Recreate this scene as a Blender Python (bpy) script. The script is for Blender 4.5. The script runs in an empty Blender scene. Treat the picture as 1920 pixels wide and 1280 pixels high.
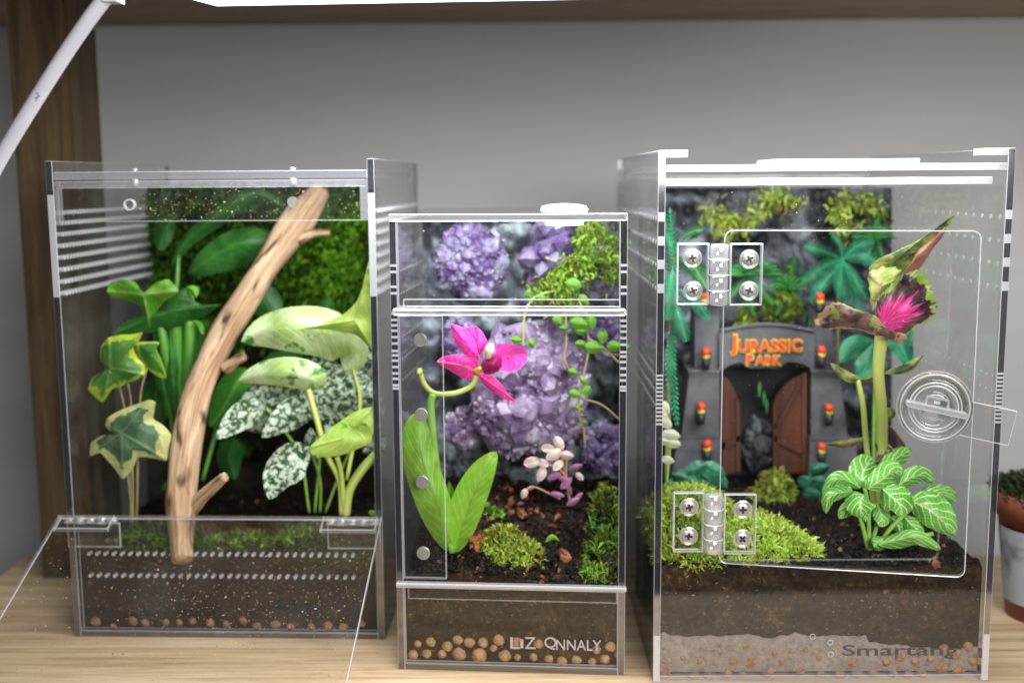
import bpy, bmesh, math, random
from mathutils import Vector, Matrix, noise
S = bpy.context.scene
C = S.collection
R = random.Random(7)

# ------------------------------------------------------------------ camera
F = 2150.0; PITCH = math.radians(8.0); YAW = math.atan(33/F); ROLL = math.radians(0.4); CZ = 21.4
fwd = Vector((-math.sin(YAW)*math.cos(PITCH), math.cos(YAW)*math.cos(PITCH), -math.sin(PITCH)))
rgt = fwd.cross(Vector((0,0,1))).normalized(); upv = rgt.cross(fwd).normalized()
r2 = rgt*math.cos(ROLL) - upv*math.sin(ROLL); u2 = upv*math.cos(ROLL) + rgt*math.sin(ROLL)
cd = bpy.data.cameras.new('camera'); cam = bpy.data.objects.new('camera', cd); C.objects.link(cam)
m = Matrix((( r2.x,u2.x,-fwd.x,0),(r2.y,u2.y,-fwd.y,0),(r2.z,u2.z,-fwd.z,CZ*.01),(0,0,0,1)))
cam.matrix_world = m
cd.sensor_width = 36; cd.lens = 36*F/1920; cd.clip_start = .01; cd.clip_end = 20
cd.dof.use_dof = True; cd.dof.focus_distance = .466; cd.dof.aperture_fstop = 6.2
S.camera = cam
# ------------------------------------------------------------------ world / light / exposure
w = bpy.data.worlds.new('World'); S.world = w; w.use_nodes = True
bg = w.node_tree.nodes['Background']; bg.inputs[0].default_value = (.96,.97,1,1); bg.inputs[1].default_value = .06
S.view_settings.view_transform = 'Standard'; S.view_settings.look = 'None'
S.view_settings.exposure = 0; S.view_settings.gamma = 1
try:
    S.cycles.use_denoising = True; S.cycles.max_bounces = 12; S.cycles.transparent_max_bounces = 40
    S.cycles.caustics_reflective = False; S.cycles.caustics_refractive = False
    S.cycles.sample_clamp_indirect = 3
except Exception: pass
def area(name, loc, rot, sx, sy, p, col):
    l = bpy.data.lights.new(name, 'AREA'); l.shape='RECTANGLE'; l.size=sx*.01; l.size_y=sy*.01; l.energy=p; l.color=col
    o = bpy.data.objects.new(name, l); C.objects.link(o); o.location=[c*.01 for c in loc]; o.rotation_euler=rot; return o
area('led_bar_light', (2.5,46.6,28.3), (math.radians(-1),0,math.radians(-3)), 32, 4.5, 1.25, (.96,.98,1))
area('room_light', (24,-14,36), (Vector((-3,62,14))-Vector((24,-14,38))).to_track_quat('-Z','Y').to_euler(), 38, 30, 6.6, (1,.995,.985))

# ------------------------------------------------------------------ pixel -> point helpers (y = distance from lens plane, z = height over shelf; cm)
def ray(px,py): return (fwd*F + r2*(px-960) - u2*(py-640))
def P(px,py,D):
    d = ray(px,py); t = D/d.y; return Vector((d.x*t, D, CZ+d.z*t))
def G(px,py,z=0):
    d = ray(px,py); t = (z-CZ)/d.z; return Vector((d.x*t, d.y*t, z))
def catmull(pts, n):
    pts=[Vector(p) for p in pts]
    if len(pts)==2: return [pts[0].lerp(pts[1], i/n) for i in range(n+1)]
    e=[pts[0]*2-pts[1]]+pts+[pts[-1]*2-pts[-2]]; out=[]; k=len(pts)-1
    for i in range(n+1):
        s=i/n*k; j=min(int(s),k-1); t=s-j; a,b,c,d=e[j:j+4]
        out.append(((b*2)+(c-a)*t+(a*2-b*5+c*4-d)*t*t+(b*3-a-c*3+d)*t**3)*.5)
    return out

# ------------------------------------------------------------------ materials
def mat(name):
    mt = bpy.data.materials.new(name); mt.use_nodes=True; nt=mt.node_tree; nt.nodes.clear()
    return mt, nt
def nd(nt, t, **k):
    n = nt.nodes.new(t)
    for a,v in k.items():
        if a.startswith('i_'): n.inputs[a[2:].replace('_',' ')].default_value = v
        else: setattr(n,a,v)
    return n
def outp(nt, sh): o=nd(nt,'ShaderNodeOutputMaterial'); nt.links.new(sh,o.inputs[0])
def rgba(c): return (c[0],c[1],c[2],1)
def noise_fac(nt, scale, detail=4, rough=.6, coord='Object', sc=None, dist=0):
    tc=nd(nt,'ShaderNodeTexCoord'); n=nd(nt,'ShaderNodeTexNoise'); n.inputs['Scale'].default_value=scale
    n.inputs['Detail'].default_value=detail; n.inputs['Roughness'].default_value=rough; n.inputs['Distortion'].default_value=dist
    if sc:
        mp=nd(nt,'ShaderNodeMapping'); mp.inputs['Scale'].default_value=sc; nt.links.new(tc.outputs[coord],mp.inputs[0]); nt.links.new(mp.outputs[0],n.inputs[0])
    else: nt.links.new(tc.outputs[coord],n.inputs[0])
    return n.outputs[0]
def ramp(nt, fac, stops):
    r=nd(nt,'ShaderNodeValToRGB'); nt.links.new(fac,r.inputs[0]); cr=r.color_ramp
    while len(cr.elements)<len(stops): cr.elements.new(.5)
    for e,(p,c) in zip(cr.elements,stops): e.position=p; e.color=rgba(c) if len(c)==3 else c
    return r.outputs[0]
def math_(nt, op, a, b=None, clamp=False):
    n=nd(nt,'ShaderNodeMath'); n.operation=op; n.use_clamp=clamp
    for i,v in enumerate((a,b)):
        if v is None: continue
        if isinstance(v,(int,float)): n.inputs[i].default_value=v
        else: nt.links.new(v,n.inputs[i])
    return n.outputs[0]
def mixc(nt, f, a, b):
    n=nd(nt,'ShaderNodeMix'); n.data_type='RGBA'
    for i,v in ((0,f),(6,a),(7,b)):
        if isinstance(v,(int,float)): n.inputs[i].default_value=v
        elif isinstance(v,tuple): n.inputs[i].default_value=rgba(v)
        else: nt.links.new(v,n.inputs[i])
    return n.outputs[2]
def bsdf(nt, col, rough=.5, spec=.5, bump=None, bstr=.3, bdist=.001, metal=0, **k):
    b=nd(nt,'ShaderNodeBsdfPrincipled'); b.inputs['Roughness'].default_value=rough if isinstance(rough,(int,float)) else .5
    b.inputs['Specular IOR Level'].default_value=spec; b.inputs['Metallic'].default_value=metal
    if isinstance(col,tuple): b.inputs['Base Color'].default_value=rgba(col)
    else: nt.links.new(col,b.inputs['Base Color'])
    if not isinstance(rough,(int,float)): nt.links.new(rough,b.inputs['Roughness'])
    if bump is not None:
        bm=nd(nt,'ShaderNodeBump'); bm.inputs['Strength'].default_value=bstr; bm.inputs['Distance'].default_value=bdist
        nt.links.new(bump,bm.inputs['Height']); nt.links.new(bm.outputs[0],b.inputs['Normal'])
    for a,v in k.items(): b.inputs[a.replace('_',' ')].default_value=v
    return b.outputs[0]
def simple(name, col, rough=.5, spec=.5, nscale=None, col2=None, bstr=.2, bd=.0005, metal=0, lo=.35, hi=.65, sc=None, **k):
    mt,nt=mat(name)
    if nscale:
        f=noise_fac(nt,nscale,6,.6,sc=sc); c=ramp(nt,f,[(lo,col),(hi,col2 or col)]); outp(nt,bsdf(nt,c,rough,spec,f,bstr,bd,metal,**k))
    else: outp(nt,bsdf(nt,col,rough,spec,metal=metal,**k))
    return mt
def mixs(nt,f,a,b):
    n=nd(nt,'ShaderNodeMixShader')
    if isinstance(f,(int,float)): n.inputs[0].default_value=f
    else: nt.links.new(f,n.inputs[0])
    nt.links.new(a,n.inputs[1]); nt.links.new(b,n.inputs[2]); return n.outputs[0]

def acrylic(name, tint=(.985,.99,.99), f0=.027, haze=0.0):
    mt,nt=mat(name); lw=nd(nt,'ShaderNodeLayerWeight'); lw.inputs[0].default_value=.5
    p=math_(nt,'POWER',lw.outputs['Facing'],5); f=math_(nt,'MULTIPLY_ADD',p,1-f0); nt.nodes[-1].inputs[2].default_value=f0
    t=nd(nt,'ShaderNodeBsdfTransparent'); t.inputs[0].default_value=rgba(tint)
    g=nd(nt,'ShaderNodeBsdfGlossy'); g.inputs['Roughness'].default_value=.015
    sh=mixs(nt,f,t.outputs[0],g.outputs[0])
    if haze:
        d=nd(nt,'ShaderNodeBsdfDiffuse'); d.inputs[0].default_value=(.75,.75,.78,1)
        tl=nd(nt,'ShaderNodeBsdfTranslucent'); tl.inputs[0].default_value=(.75,.75,.78,1)
        nz=noise_fac(nt,25,6,.65); hz=math_(nt,'MULTIPLY',ramp(nt,nz,[(.35,(0,0,0)),(.75,(1,1,1))]),haze*2)
        sh=mixs(nt,hz,sh,mixs(nt,.5,d.outputs[0],tl.outputs[0]))
    outp(nt,sh); return mt
M={}
M['pane']=acrylic('acrylic_pane',haze=.0015); M['pane_hazy']=acrylic('acrylic_dust_and_veil_pane',tint=(.97,.975,.975),haze=.012); M['pane_side']=acrylic('acrylic_side_pane',tint=(.98,.98,.98),haze=.04)  # dusty haze also paints a reflection veil; side haze stands in for reflections
def edge(name, dcol, dmix, tmix, rough):
    mt,nt=mat(name); d=nd(nt,'ShaderNodeBsdfDiffuse'); d.inputs[0].default_value=rgba(dcol)
    tl=nd(nt,'ShaderNodeBsdfTranslucent'); tl.inputs[0].default_value=rgba(dcol)
    g=nd(nt,'ShaderNodeBsdfGlossy'); g.inputs['Roughness'].default_value=rough
    t=nd(nt,'ShaderNodeBsdfTransparent')
    a=mixs(nt,.4,d.outputs[0],tl.outputs[0]); b=mixs(nt,dmix,g.outputs[0],a); outp(nt,mixs(nt,tmix,b,t.outputs[0])); return mt
M['edge_dark']=edge('acrylic_unlit_edge_tone',(.03,.03,.045),.72,.12,.08)  # near-black colour stands in for the dark interior reflected in the edge
M['edge_bright']=edge('acrylic_lit_edge_tone',(.72,.72,.80),.58,.68,.10)  # pale colour stands in for lamp light piped to the edges
M['frost']=edge('acrylic_frost_and_glint',(.92,.92,.96),.8,.26,.18)  # frosted cuts; also whitens bevels, rims and rings to paint their highlights
def glass(name, col=(1,1,1), rough=0):
    mt,nt=mat(name); g=nd(nt,'ShaderNodeBsdfGlass'); g.inputs['IOR'].default_value=1.45; g.inputs['Roughness'].default_value=rough; g.inputs[0].default_value=rgba(col)
    d=nd(nt,'ShaderNodeBsdfTransparent'); outp(nt,mixs(nt,.35,g.outputs[0],d.outputs[0])); return mt
M['clear']=glass('clear_moulded_plastic'); M['milky']=edge('milky_moulded_plastic',(.9,.9,.95),.55,.45,.08)
M['metal']=simple('nickel_screw',(.40,.385,.36),.42,metal=.6,nscale=300,col2=(.45,.43,.4)); M['hole']=simple('screw_slot_dark',(.015,.014,.013),.5)
M['magnet']=simple('brushed_magnet',(.42,.42,.39),.4,nscale=400,col2=(.32,.32,.30),metal=.7)
M['white']=simple('white_plastic',(.66,.66,.65),.35,nscale=60,col2=(.78,.78,.78))
M['arm']=simple('pale_arm_plastic',(.55,.53,.58),.4,nscale=80,col2=(.50,.48,.53))
M['ink']=simple('black_ink',(.02,.02,.025),.5); M['etch']=simple('etched_letters',(.42,.38,.38),.8)
def emis(name,col,s):
    mt,nt=mat(name); e=nd(nt,'ShaderNodeEmission'); e.inputs[0].default_value=rgba(col); e.inputs[1].default_value=s; outp(nt,e.outputs[0]); return mt
M['led']=emis('led_diffuser',(1,.96,1),3.0)
def wood(name, a, b, c, axis_scale, rough=.5, sc=1):
    mt,nt=mat(name); f=noise_fac(nt,9*sc,8,.65,sc=axis_scale,dist=.6); g=noise_fac(nt,60*sc,4,.7,sc=axis_scale); bigf=noise_fac(nt,5,2,.5)
    k=math_(nt,'ADD',math_(nt,'MULTIPLY',f,.7),math_(nt,'MULTIPLY',g,.3)); col=ramp(nt,k,[(.36,a),(.5,b),(.64,c)])
    col=mixc(nt,math_(nt,'MULTIPLY',bigf,.3),col,a); outp(nt,bsdf(nt,col,rough,.35,k,.25,.0006)); return mt
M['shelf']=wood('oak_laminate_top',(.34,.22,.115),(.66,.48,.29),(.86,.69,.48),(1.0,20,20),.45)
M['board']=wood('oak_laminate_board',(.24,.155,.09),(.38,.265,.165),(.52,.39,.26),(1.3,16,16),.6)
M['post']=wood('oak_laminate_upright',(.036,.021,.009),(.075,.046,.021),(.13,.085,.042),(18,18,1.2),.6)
M['wall']=simple('grey_wall_paint',(.54,.54,.55),.9,.2,nscale=6,col2=(.60,.598,.60),sc=(.3,1,3),bstr=.05)

def leafmat(name, base, base2, nscale=120, edgec=None, e0=.75, vein=None, vstr=.6, speck=None, rough=.4, trans=.3, side=None, centre=None, lo=.4, hi=.6, nmapv=None, edge_noise=.35, bst=.35):
    """uv-free: attributes 'edge' 0 centre..1 rim, 'vein' 0..1, 'along' 0..1"""
    mt,nt=mat(name)
    def at(n): a=nd(nt,'ShaderNodeAttribute'); a.attribute_name=n; return a.outputs['Fac']
    f=noise_fac(nt,nscale,4,.6); col=ramp(nt,f,[(lo,base),(hi,base2)])
    if speck:
        c,sc_,t0,t1=speck; s=noise_fac(nt,sc_,3,.7,dist=.3); col=mixc(nt,ramp(nt,s,[(t0,(0,0,0)),(t1,(1,1,1))]),col,c)
    if centre:
        c,t0,t1=centre; cx=nd(nt,'ShaderNodeCombineXYZ'); nt.links.new(math_(nt,'MULTIPLY',at('along'),38),cx.inputs[0]); nt.links.new(math_(nt,'MULTIPLY',at('edge'),2.5),cx.inputs[1])
        nz=nd(nt,'ShaderNodeTexNoise'); nz.inputs['Scale'].default_value=1; nz.inputs['Detail'].default_value=5; nt.links.new(cx.outputs[0],nz.inputs[0]); n2=nz.outputs[0]; v=math_(nt,'ADD',at('edge'),math_(nt,'MULTIPLY',math_(nt,'SUBTRACT',n2,.5),1.3))
        col=mixc(nt,ramp(nt,v,[(t0,(1,1,1)),(t1,(0,0,0))]),col,c)
    if edgec:
        n2=noise_fac(nt,150,4,.6); v=math_(nt,'ADD',at('edge'),math_(nt,'MULTIPLY',math_(nt,'SUBTRACT',n2,.5),edge_noise*2))
        col=mixc(nt,ramp(nt,v,[(e0-.02,(0,0,0)),(e0+.03,(1,1,1))]),col,edgec)
    vh=at('vein')
    if vein: col=mixc(nt,math_(nt,'MULTIPLY',vh,vstr,True),col,vein)
    if side:  # side veins from along/edge
        c,k,sl,wd=side; n3=noise_fac(nt,90,3,.6)
        s=math_(nt,'SUBTRACT',math_(nt,'MULTIPLY',at('along'),k),math_(nt,'MULTIPLY',at('edge'),sl)); s=math_(nt,'ADD',s,math_(nt,'MULTIPLY',n3,2.0))
        pp=nd(nt,'ShaderNodeMath'); pp.operation='PINGPONG'; nt.links.new(s,pp.inputs[0]); pp.inputs[1].default_value=.5
        line=ramp(nt,pp.outputs[0],[(0,(1,1,1)),(wd,(0,0,0))])
        col=mixc(nt,line,col,c); line2=line
        s2=math_(nt,'ADD',math_(nt,'MULTIPLY',at('along'),k*1.6),math_(nt,'MULTIPLY',at('edge'),sl*2)); s2=math_(nt,'ADD',s2,math_(nt,'MULTIPLY',n3,2.))
        p2=nd(nt,'ShaderNodeMath'); p2.operation='PINGPONG'; nt.links.new(s2,p2.inputs[0]); p2.inputs[1].default_value=.5
        col=mixc(nt,math_(nt,'MULTIPLY',ramp(nt,p2.outputs[0],[(0,(1,1,1)),(wd*.6,(0,0,0))]),.55),col,c)
    fine=noise_fac(nt,500,3,.6); h=math_(nt,'ADD',math_(nt,'MULTIPLY',fine,.35),math_(nt,'MULTIPLY',vh,-.8))
    if not side:
        n4=noise_fac(nt,70,3,.6); s=math_(nt,'ADD',math_(nt,'SUBTRACT',math_(nt,'MULTIPLY',at('along'),11),math_(nt,'MULTIPLY',at('edge'),2.4)),math_(nt,'MULTIPLY',n4,.8))
        pp=nd(nt,'ShaderNodeMath'); pp.operation='PINGPONG'; nt.links.new(s,pp.inputs[0]); pp.inputs[1].default_value=.5
        ln=ramp(nt,pp.outputs[0],[(0,(1,1,1)),(.16,(0,0,0))]); h=math_(nt,'ADD',h,math_(nt,'MULTIPLY',ln,-.45))
        br=nd(nt,'ShaderNodeHueSaturation'); br.inputs['Value'].default_value=1.35; br.inputs['Saturation'].default_value=.85; nt.links.new(col,br.inputs['Color']); col=mixc(nt,math_(nt,'MULTIPLY',ln,.5),col,br.outputs[0])
        pat=noise_fac(nt,45,3,.6); dk=nd(nt,'ShaderNodeHueSaturation'); dk.inputs['Value'].default_value=.68; nt.links.new(col,dk.inputs['Color']); col=mixc(nt,ramp(nt,pat,[(.45,(0,0,0)),(.65,(1,1,1))]),col,dk.outputs[0])
    b=bsdf(nt,col,rough,.45,h,bst,.0006)
    tl=nd(nt,'ShaderNodeBsdfTranslucent'); nt.links.new(col,tl.inputs[0])
    outp(nt,mixs(nt,trans,b,tl.outputs[0])); return mt
M['ivy_cream']=leafmat('ivy_cream_margin',(.07,.17,.09),(.16,.30,.16),110,(.72,.75,.30),.74,(.33,.48,.30),.55)
M['ivy_lime']=leafmat('ivy_lime_margin',(.06,.20,.035),(.13,.34,.06),90,(.48,.64,.05),.82,(.25,.45,.15),.4)
M['arrow']=leafmat('arrowhead_lime',(.09,.36,.02),(.26,.60,.05),110,None,.8,(.50,.70,.20),.7)
M['philo']=leafmat('philodendron_green',(.025,.13,.02),(.05,.24,.035),70,None,.8,(.12,.36,.06),.5)
M['bright']=leafmat('bright_green_leaf',(.05,.26,.02),(.10,.40,.04),60,None,.8,(.20,.55,.08),.8,trans=.35)
M['marble']=leafmat('marbled_cream_leaf',(.72,.86,.48),(.46,.70,.20),75,None,.8,(.62,.80,.40),.4,((.10,.32,.05),85,.60,.66))
M['marble2']=leafmat('marbled_lime_leaf',(.50,.68,.13),(.36,.56,.08),75,None,.8,(.55,.72,.25),.4,((.10,.34,.04),75,.62,.67))
M['speckled']=leafmat('white_speckled_leaf',(.02,.07,.02),(.05,.13,.04),120,None,.8,None,.4,((.62,.74,.58),380,.47,.54),trans=.15)
M['orchid_leaf']=leafmat('orchid_leaf_green',(.20,.46,.025),(.30,.58,.05),50,None,.9,(.16,.38,.02),.6,trans=.3)
M['petal']=leafmat('magenta_petal',(.92,.03,.44),(.98,.08,.58),60,(.85,.40,.45),.985,(.60,.0,.25),.4,trans=.35,rough=.5,edge_noise=.03)
M['petal2']=leafmat('magenta_petal_pale_base',(.90,.03,.36),(.96,.06,.50),60,(.85,.40,.45),.985,(.85,.45,.25),.5,trans=.35,rough=.5,edge_noise=.03)
M['lip']=leafmat('dark_magenta_lip',(.28,.005,.10),(.50,.01,.22),90,None,.9,None,.5,trans=.2,rough=.35)
M['round']=leafmat('small_round_leaf',(.16,.46,.03),(.26,.58,.06),60,None,.9,(.45,.7,.2),.4,trans=.4)
M['turtle']=leafmat('pink_white_leaf',(.72,.78,.55),(.80,.52,.58),110,(.85,.55,.62),.88,(.5,.6,.35),.5,trans=.3)
M['turtle_purple']=leafmat('purple_underside_leaf',(.36,.10,.28),(.50,.22,.40),90,None,.9,None,.5,trans=.3)
M['fittonia']=leafmat('white_veined_leaf',(.09,.38,.02),(.17,.54,.05),70,None,.9,(.72,.85,.50),1.0,None,.4,.3,side=((.78,.90,.55),5,2.0,.14),bst=.5)
M['coleus']=leafmat('plum_coleus_leaf',(.06,.022,.035),(.16,.09,.09),190,(.30,.46,.06),.90,None,.5,((.03,.012,.02),120,.5,.6),centre=((.85,.05,.30),.50,.66))
M['coleus_green']=leafmat('green_coleus_leaf',(.04,.075,.012),(.34,.36,.10),95,(.20,.46,.04),.90,(.6,.35,.25),.6,((.45,.22,.14),50,.56,.68))
M['coleus_dry']=leafmat('curled_brown_coleus_leaf',(.06,.022,.04),(.20,.11,.09),140,(.42,.28,.14),.86,None,.5,((.30,.30,.07),120,.56,.62))
M['coleus_pale']=leafmat('lime_cream_coleus_leaf',(.30,.46,.06),(.62,.56,.22),80,(.22,.48,.04),.9,(.6,.45,.3),.5,((.05,.09,.02),90,.56,.62))
M['coleus_under']=leafmat('pinkish_leaf_underside',(.34,.13,.09),(.42,.24,.13),70,None,.9,None,.5,trans=.3)
M['fern']=leafmat('teal_plastic_frond',(.012,.17,.08),(.05,.40,.20),60,None,.9,None,.5,trans=.15,rough=.35)
M['fern_green']=leafmat('green_plastic_frond',(.02,.18,.03),(.06,.34,.07),60,None,.9,None,.5,trans=.15,rough=.35)
M['teal_leaf']=leafmat('teal_plastic_leaf',(.003,.06,.035),(.06,.36,.20),55,None,.9,(.01,.05,.03),.8,trans=.1,rough=.25)
M['pale_leaf']=leafmat('pale_round_leaf',(.60,.68,.45),(.66,.62,.48),90,None,.9,(.4,.5,.3),.4,trans=.3)
M['stem_green']=simple('green_stem',(.18,.42,.05),.4,nscale=80,col2=(.30,.50,.10)); M['stem_dark']=simple('dark_green_stalk',(.05,.20,.02),.4,nscale=40,col2=(.14,.36,.05),sc=(3,3,.5)); M['stem_lime']=simple('lime_stem',(.34,.48,.08),.4,nscale=60,col2=(.46,.46,.14))  # stem_dark is a deeper green than the other stems
M['stem_brown']=simple('brown_stem',(.22,.16,.07),.6,nscale=120,col2=(.36,.30,.12)); M['stem_red']=simple('reddish_stem',(.35,.14,.10),.5,nscale=120,col2=(.45,.28,.18))
M['anther']=simple('cream_column',(.85,.75,.62),.4)
def driftwood():
    mt,nt=mat('driftwood'); cx=nd(nt,'ShaderNodeCombineXYZ')
    for i,a_ in enumerate(('ca','sa','ln')):
        q_=nd(nt,'ShaderNodeAttribute'); q_.attribute_name=a_; nt.links.new(q_.outputs['Fac'],cx.inputs[i])
    def nz(s,d,ro,di,lz):
        mp=nd(nt,'ShaderNodeMapping'); mp.inputs['Scale'].default_value=(1,1,lz); nt.links.new(cx.outputs[0],mp.inputs[0]); n=nd(nt,'ShaderNodeTexNoise'); n.inputs['Scale'].default_value=s; n.inputs['Detail'].default_value=d; n.inputs['Roughness'].default_value=ro; n.inputs['Distortion'].default_value=di; nt.links.new(mp.outputs[0],n.inputs[0]); return n.outputs[0]
    f=nz(1.6,6,.6,1.2,.16); g=nz(7,4,.6,.4,.06); kn=nz(1.1,2,.5,.3,.45); k=math_(nt,'ADD',math_(nt,'MULTIPLY',f,.7),math_(nt,'MULTIPLY',g,.3))
    col=ramp(nt,k,[(.30,(.13,.06,.032)),(.40,(.31,.175,.095)),(.50,(.45,.30,.18)),(.64,(.60,.45,.30))])
    col=mixc(nt,ramp(nt,kn,[(.57,(0,0,0)),(.68,(1,1,1))]),col,(.09,.045,.024))
    outp(nt,bsdf(nt,col,.65,.25,k,.35,.001)); return mt
M['driftwood']=driftwood()
def vmoss(name, stops, rough=.6, trans=.3):
    mt,nt=mat(name); a=nd(nt,'ShaderNodeAttribute'); a.attribute_name='rnd'; n=noise_fac(nt,24,5,.7)
    k=math_(nt,'ADD',math_(nt,'MULTIPLY',a.outputs['Fac'],.40),math_(nt,'MULTIPLY',n,.60)); col=ramp(nt,k,stops)
    b=bsdf(nt,col,rough,.3); tl=nd(nt,'ShaderNodeBsdfTranslucent'); nt.links.new(col,tl.inputs[0]); outp(nt,mixs(nt,trans,b,tl.outputs[0])); return mt
M['dark_back']=simple('dark_soil_shade_backing',(.008,.008,.006),.9,.1,nscale=60,col2=(.03,.022,.014))  # soil backing, near-black to carry the tank interior's shade in its colour
M['moss_wall']=vmoss('wall_moss',[(.30,(.03,.035,.008)),(.42,(.035,.11,.006)),(.55,(.08,.27,.01)),(.7,(.26,.52,.03))])
M['moss_dull']=vmoss('dull_pot_moss',[(.3,(.02,.015,.008)),(.5,(.03,.05,.012)),(.7,(.07,.11,.03))])
M['moss_yel']=vmoss('yellow_green_moss',[(.30,(.16,.07,.02)),(.39,(.26,.22,.03)),(.48,(.34,.48,.05)),(.66,(.60,.76,.14))])
M['moss_green']=vmoss('emerald_moss',[(.34,(.10,.05,.01)),(.44,(.16,.15,.02)),(.50,(.05,.24,.05)),(.58,(.10,.40,.04)),(.7,(.42,.52,.06))])
M['moss_hang']=vmoss('hanging_moss',[(.28,(.16,.07,.015)),(.40,(.18,.20,.02)),(.52,(.18,.38,.02)),(.7,(.34,.55,.05))])
def soilm(name, stops, rough=.7, bs=.8, sc=55, spec=.4):
    mt,nt=mat(name); f=noise_fac(nt,sc,8,.75); g=noise_fac(nt,sc*7,4,.7); k=math_(nt,'ADD',math_(nt,'MULTIPLY',f,.5),math_(nt,'MULTIPLY',g,.5)); col=ramp(nt,k,stops)
    outp(nt,bsdf(nt,col,rough,spec,k,bs,.0015)); return mt
M['soil_side']=soilm('soil_behind_glass',[(.34,(.003,.002,.0015)),(.46,(.016,.010,.005)),(.55,(.034,.021,.010)),(.61,(.075,.042,.018)),(.68,(.34,.16,.05))],.7,.5,55,.12)
M['soil_top']=soilm('damp_shaded_soil',[(.38,(.003,.002,.0015)),(.51,(.009,.0055,.0035)),(.62,(.042,.022,.012)),(.72,(.20,.09,.035))],.5,1.0,55,.2)  # damp soil, darkened further for the shade of the leaves over it
M['soil_dark']=soilm('dark_soil_behind_glass',[(.36,(.004,.003,.002)),(.5,(.014,.009,.006)),(.62,(.035,.02,.012)),(.72,(.20,.09,.04))],.7,.4,35,.12)
M['bark']=simple('bark_chip',(.05,.016,.008),.5,nscale=60,col2=(.30,.10,.03),bstr=.5,bd=.001)
M['clay']=simple('clay_ball',(.17,.09,.045),.9,.2,nscale=90,col2=(.42,.25,.135),bstr=.8,bd=.0008,lo=.32,hi=.55)
M['clay_dusty']=simple('dusty_clay_ball',(.10,.055,.03),.9,.2,nscale=80,col2=(.36,.20,.105),bstr=.6,bd=.0006)
M['film']=soilm('grey_mineral_layer',[(.36,(.04,.03,.025)),(.46,(.17,.135,.115)),(.62,(.26,.22,.19))],.7,.4,70)
M['rock']=simple('dark_rock',(.010,.011,.014),.55,.4,nscale=26,col2=(.34,.37,.42),bstr=.9,bd=.003,lo=.45,hi=.66)
M['rock_mid']=simple('blue_grey_rock',(.016,.02,.028),.6,.4,nscale=34,col2=(.36,.42,.46),bstr=.8,bd=.003,lo=.40,hi=.68)
M['stone']=simple('grey_cast_stone',(.035,.034,.040),.7,.3,nscale=28,col2=(.17,.165,.18),bstr=.5,bd=.001)
M['gatewood']=simple('painted_gate_wood',(.03,.009,.005),.5,.35,nscale=30,col2=(.125,.036,.015),bstr=.5,bd=.001,sc=(3,3,.4))
M['red']=simple('red_paint',(.78,.07,.02),.45); M['yellow']=simple('yellow_paint',(.80,.62,.03),.45)
M['terracotta']=simple('terracotta_plastic',(.17,.045,.022),.5,nscale=30,col2=(.24,.07,.035)); M['label']=simple('white_pot_label',(.34,.34,.38),.7,nscale=55,col2=(.12,.12,.13),lo=.5,hi=.68)
def crystal(name, stops):
    mt,nt=mat(name); f=noise_fac(nt,35,3,.6); a=nd(nt,'ShaderNodeAttribute'); a.attribute_name='rnd'
    f2=noise_fac(nt,140,5,.7); k=math_(nt,'ADD',math_(nt,'ADD',math_(nt,'MULTIPLY',f,.5),math_(nt,'MULTIPLY',f2,.35)),math_(nt,'MULTIPLY',a.outputs['Fac'],.15)); col=ramp(nt,k,stops); fn=noise_fac(nt,160,5,.65)
    b=nd(nt,'ShaderNodeBsdfPrincipled'); nt.links.new(col,b.inputs['Base Color']); b.inputs['Roughness'].default_value=.16; b.inputs['Transmission Weight'].default_value=.15; b.inputs['IOR'].default_value=1.5
    bm=nd(nt,'ShaderNodeBump'); bm.inputs['Strength'].default_value=.6; bm.inputs['Distance'].default_value=.0015; nt.links.new(fn,bm.inputs['Height']); nt.links.new(bm.outputs[0],b.inputs['Normal'])
    outp(nt,b.outputs[0]); return mt
M['amethyst']=crystal('amethyst',[(.34,(.06,.04,.09)),(.43,(.18,.12,.24)),(.53,(.31,.24,.38)),(.65,(.60,.55,.66))])
M['amethyst_deep']=crystal('deep_amethyst',[(.34,(.03,.03,.06)),(.43,(.14,.08,.24)),(.52,(.26,.20,.38)),(.62,(.36,.42,.48))])
M['dust']=simple('dust_grain',(.42,.27,.13),.8); M['dust_white']=simple('pale_speck',(.75,.75,.75),.6)

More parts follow.
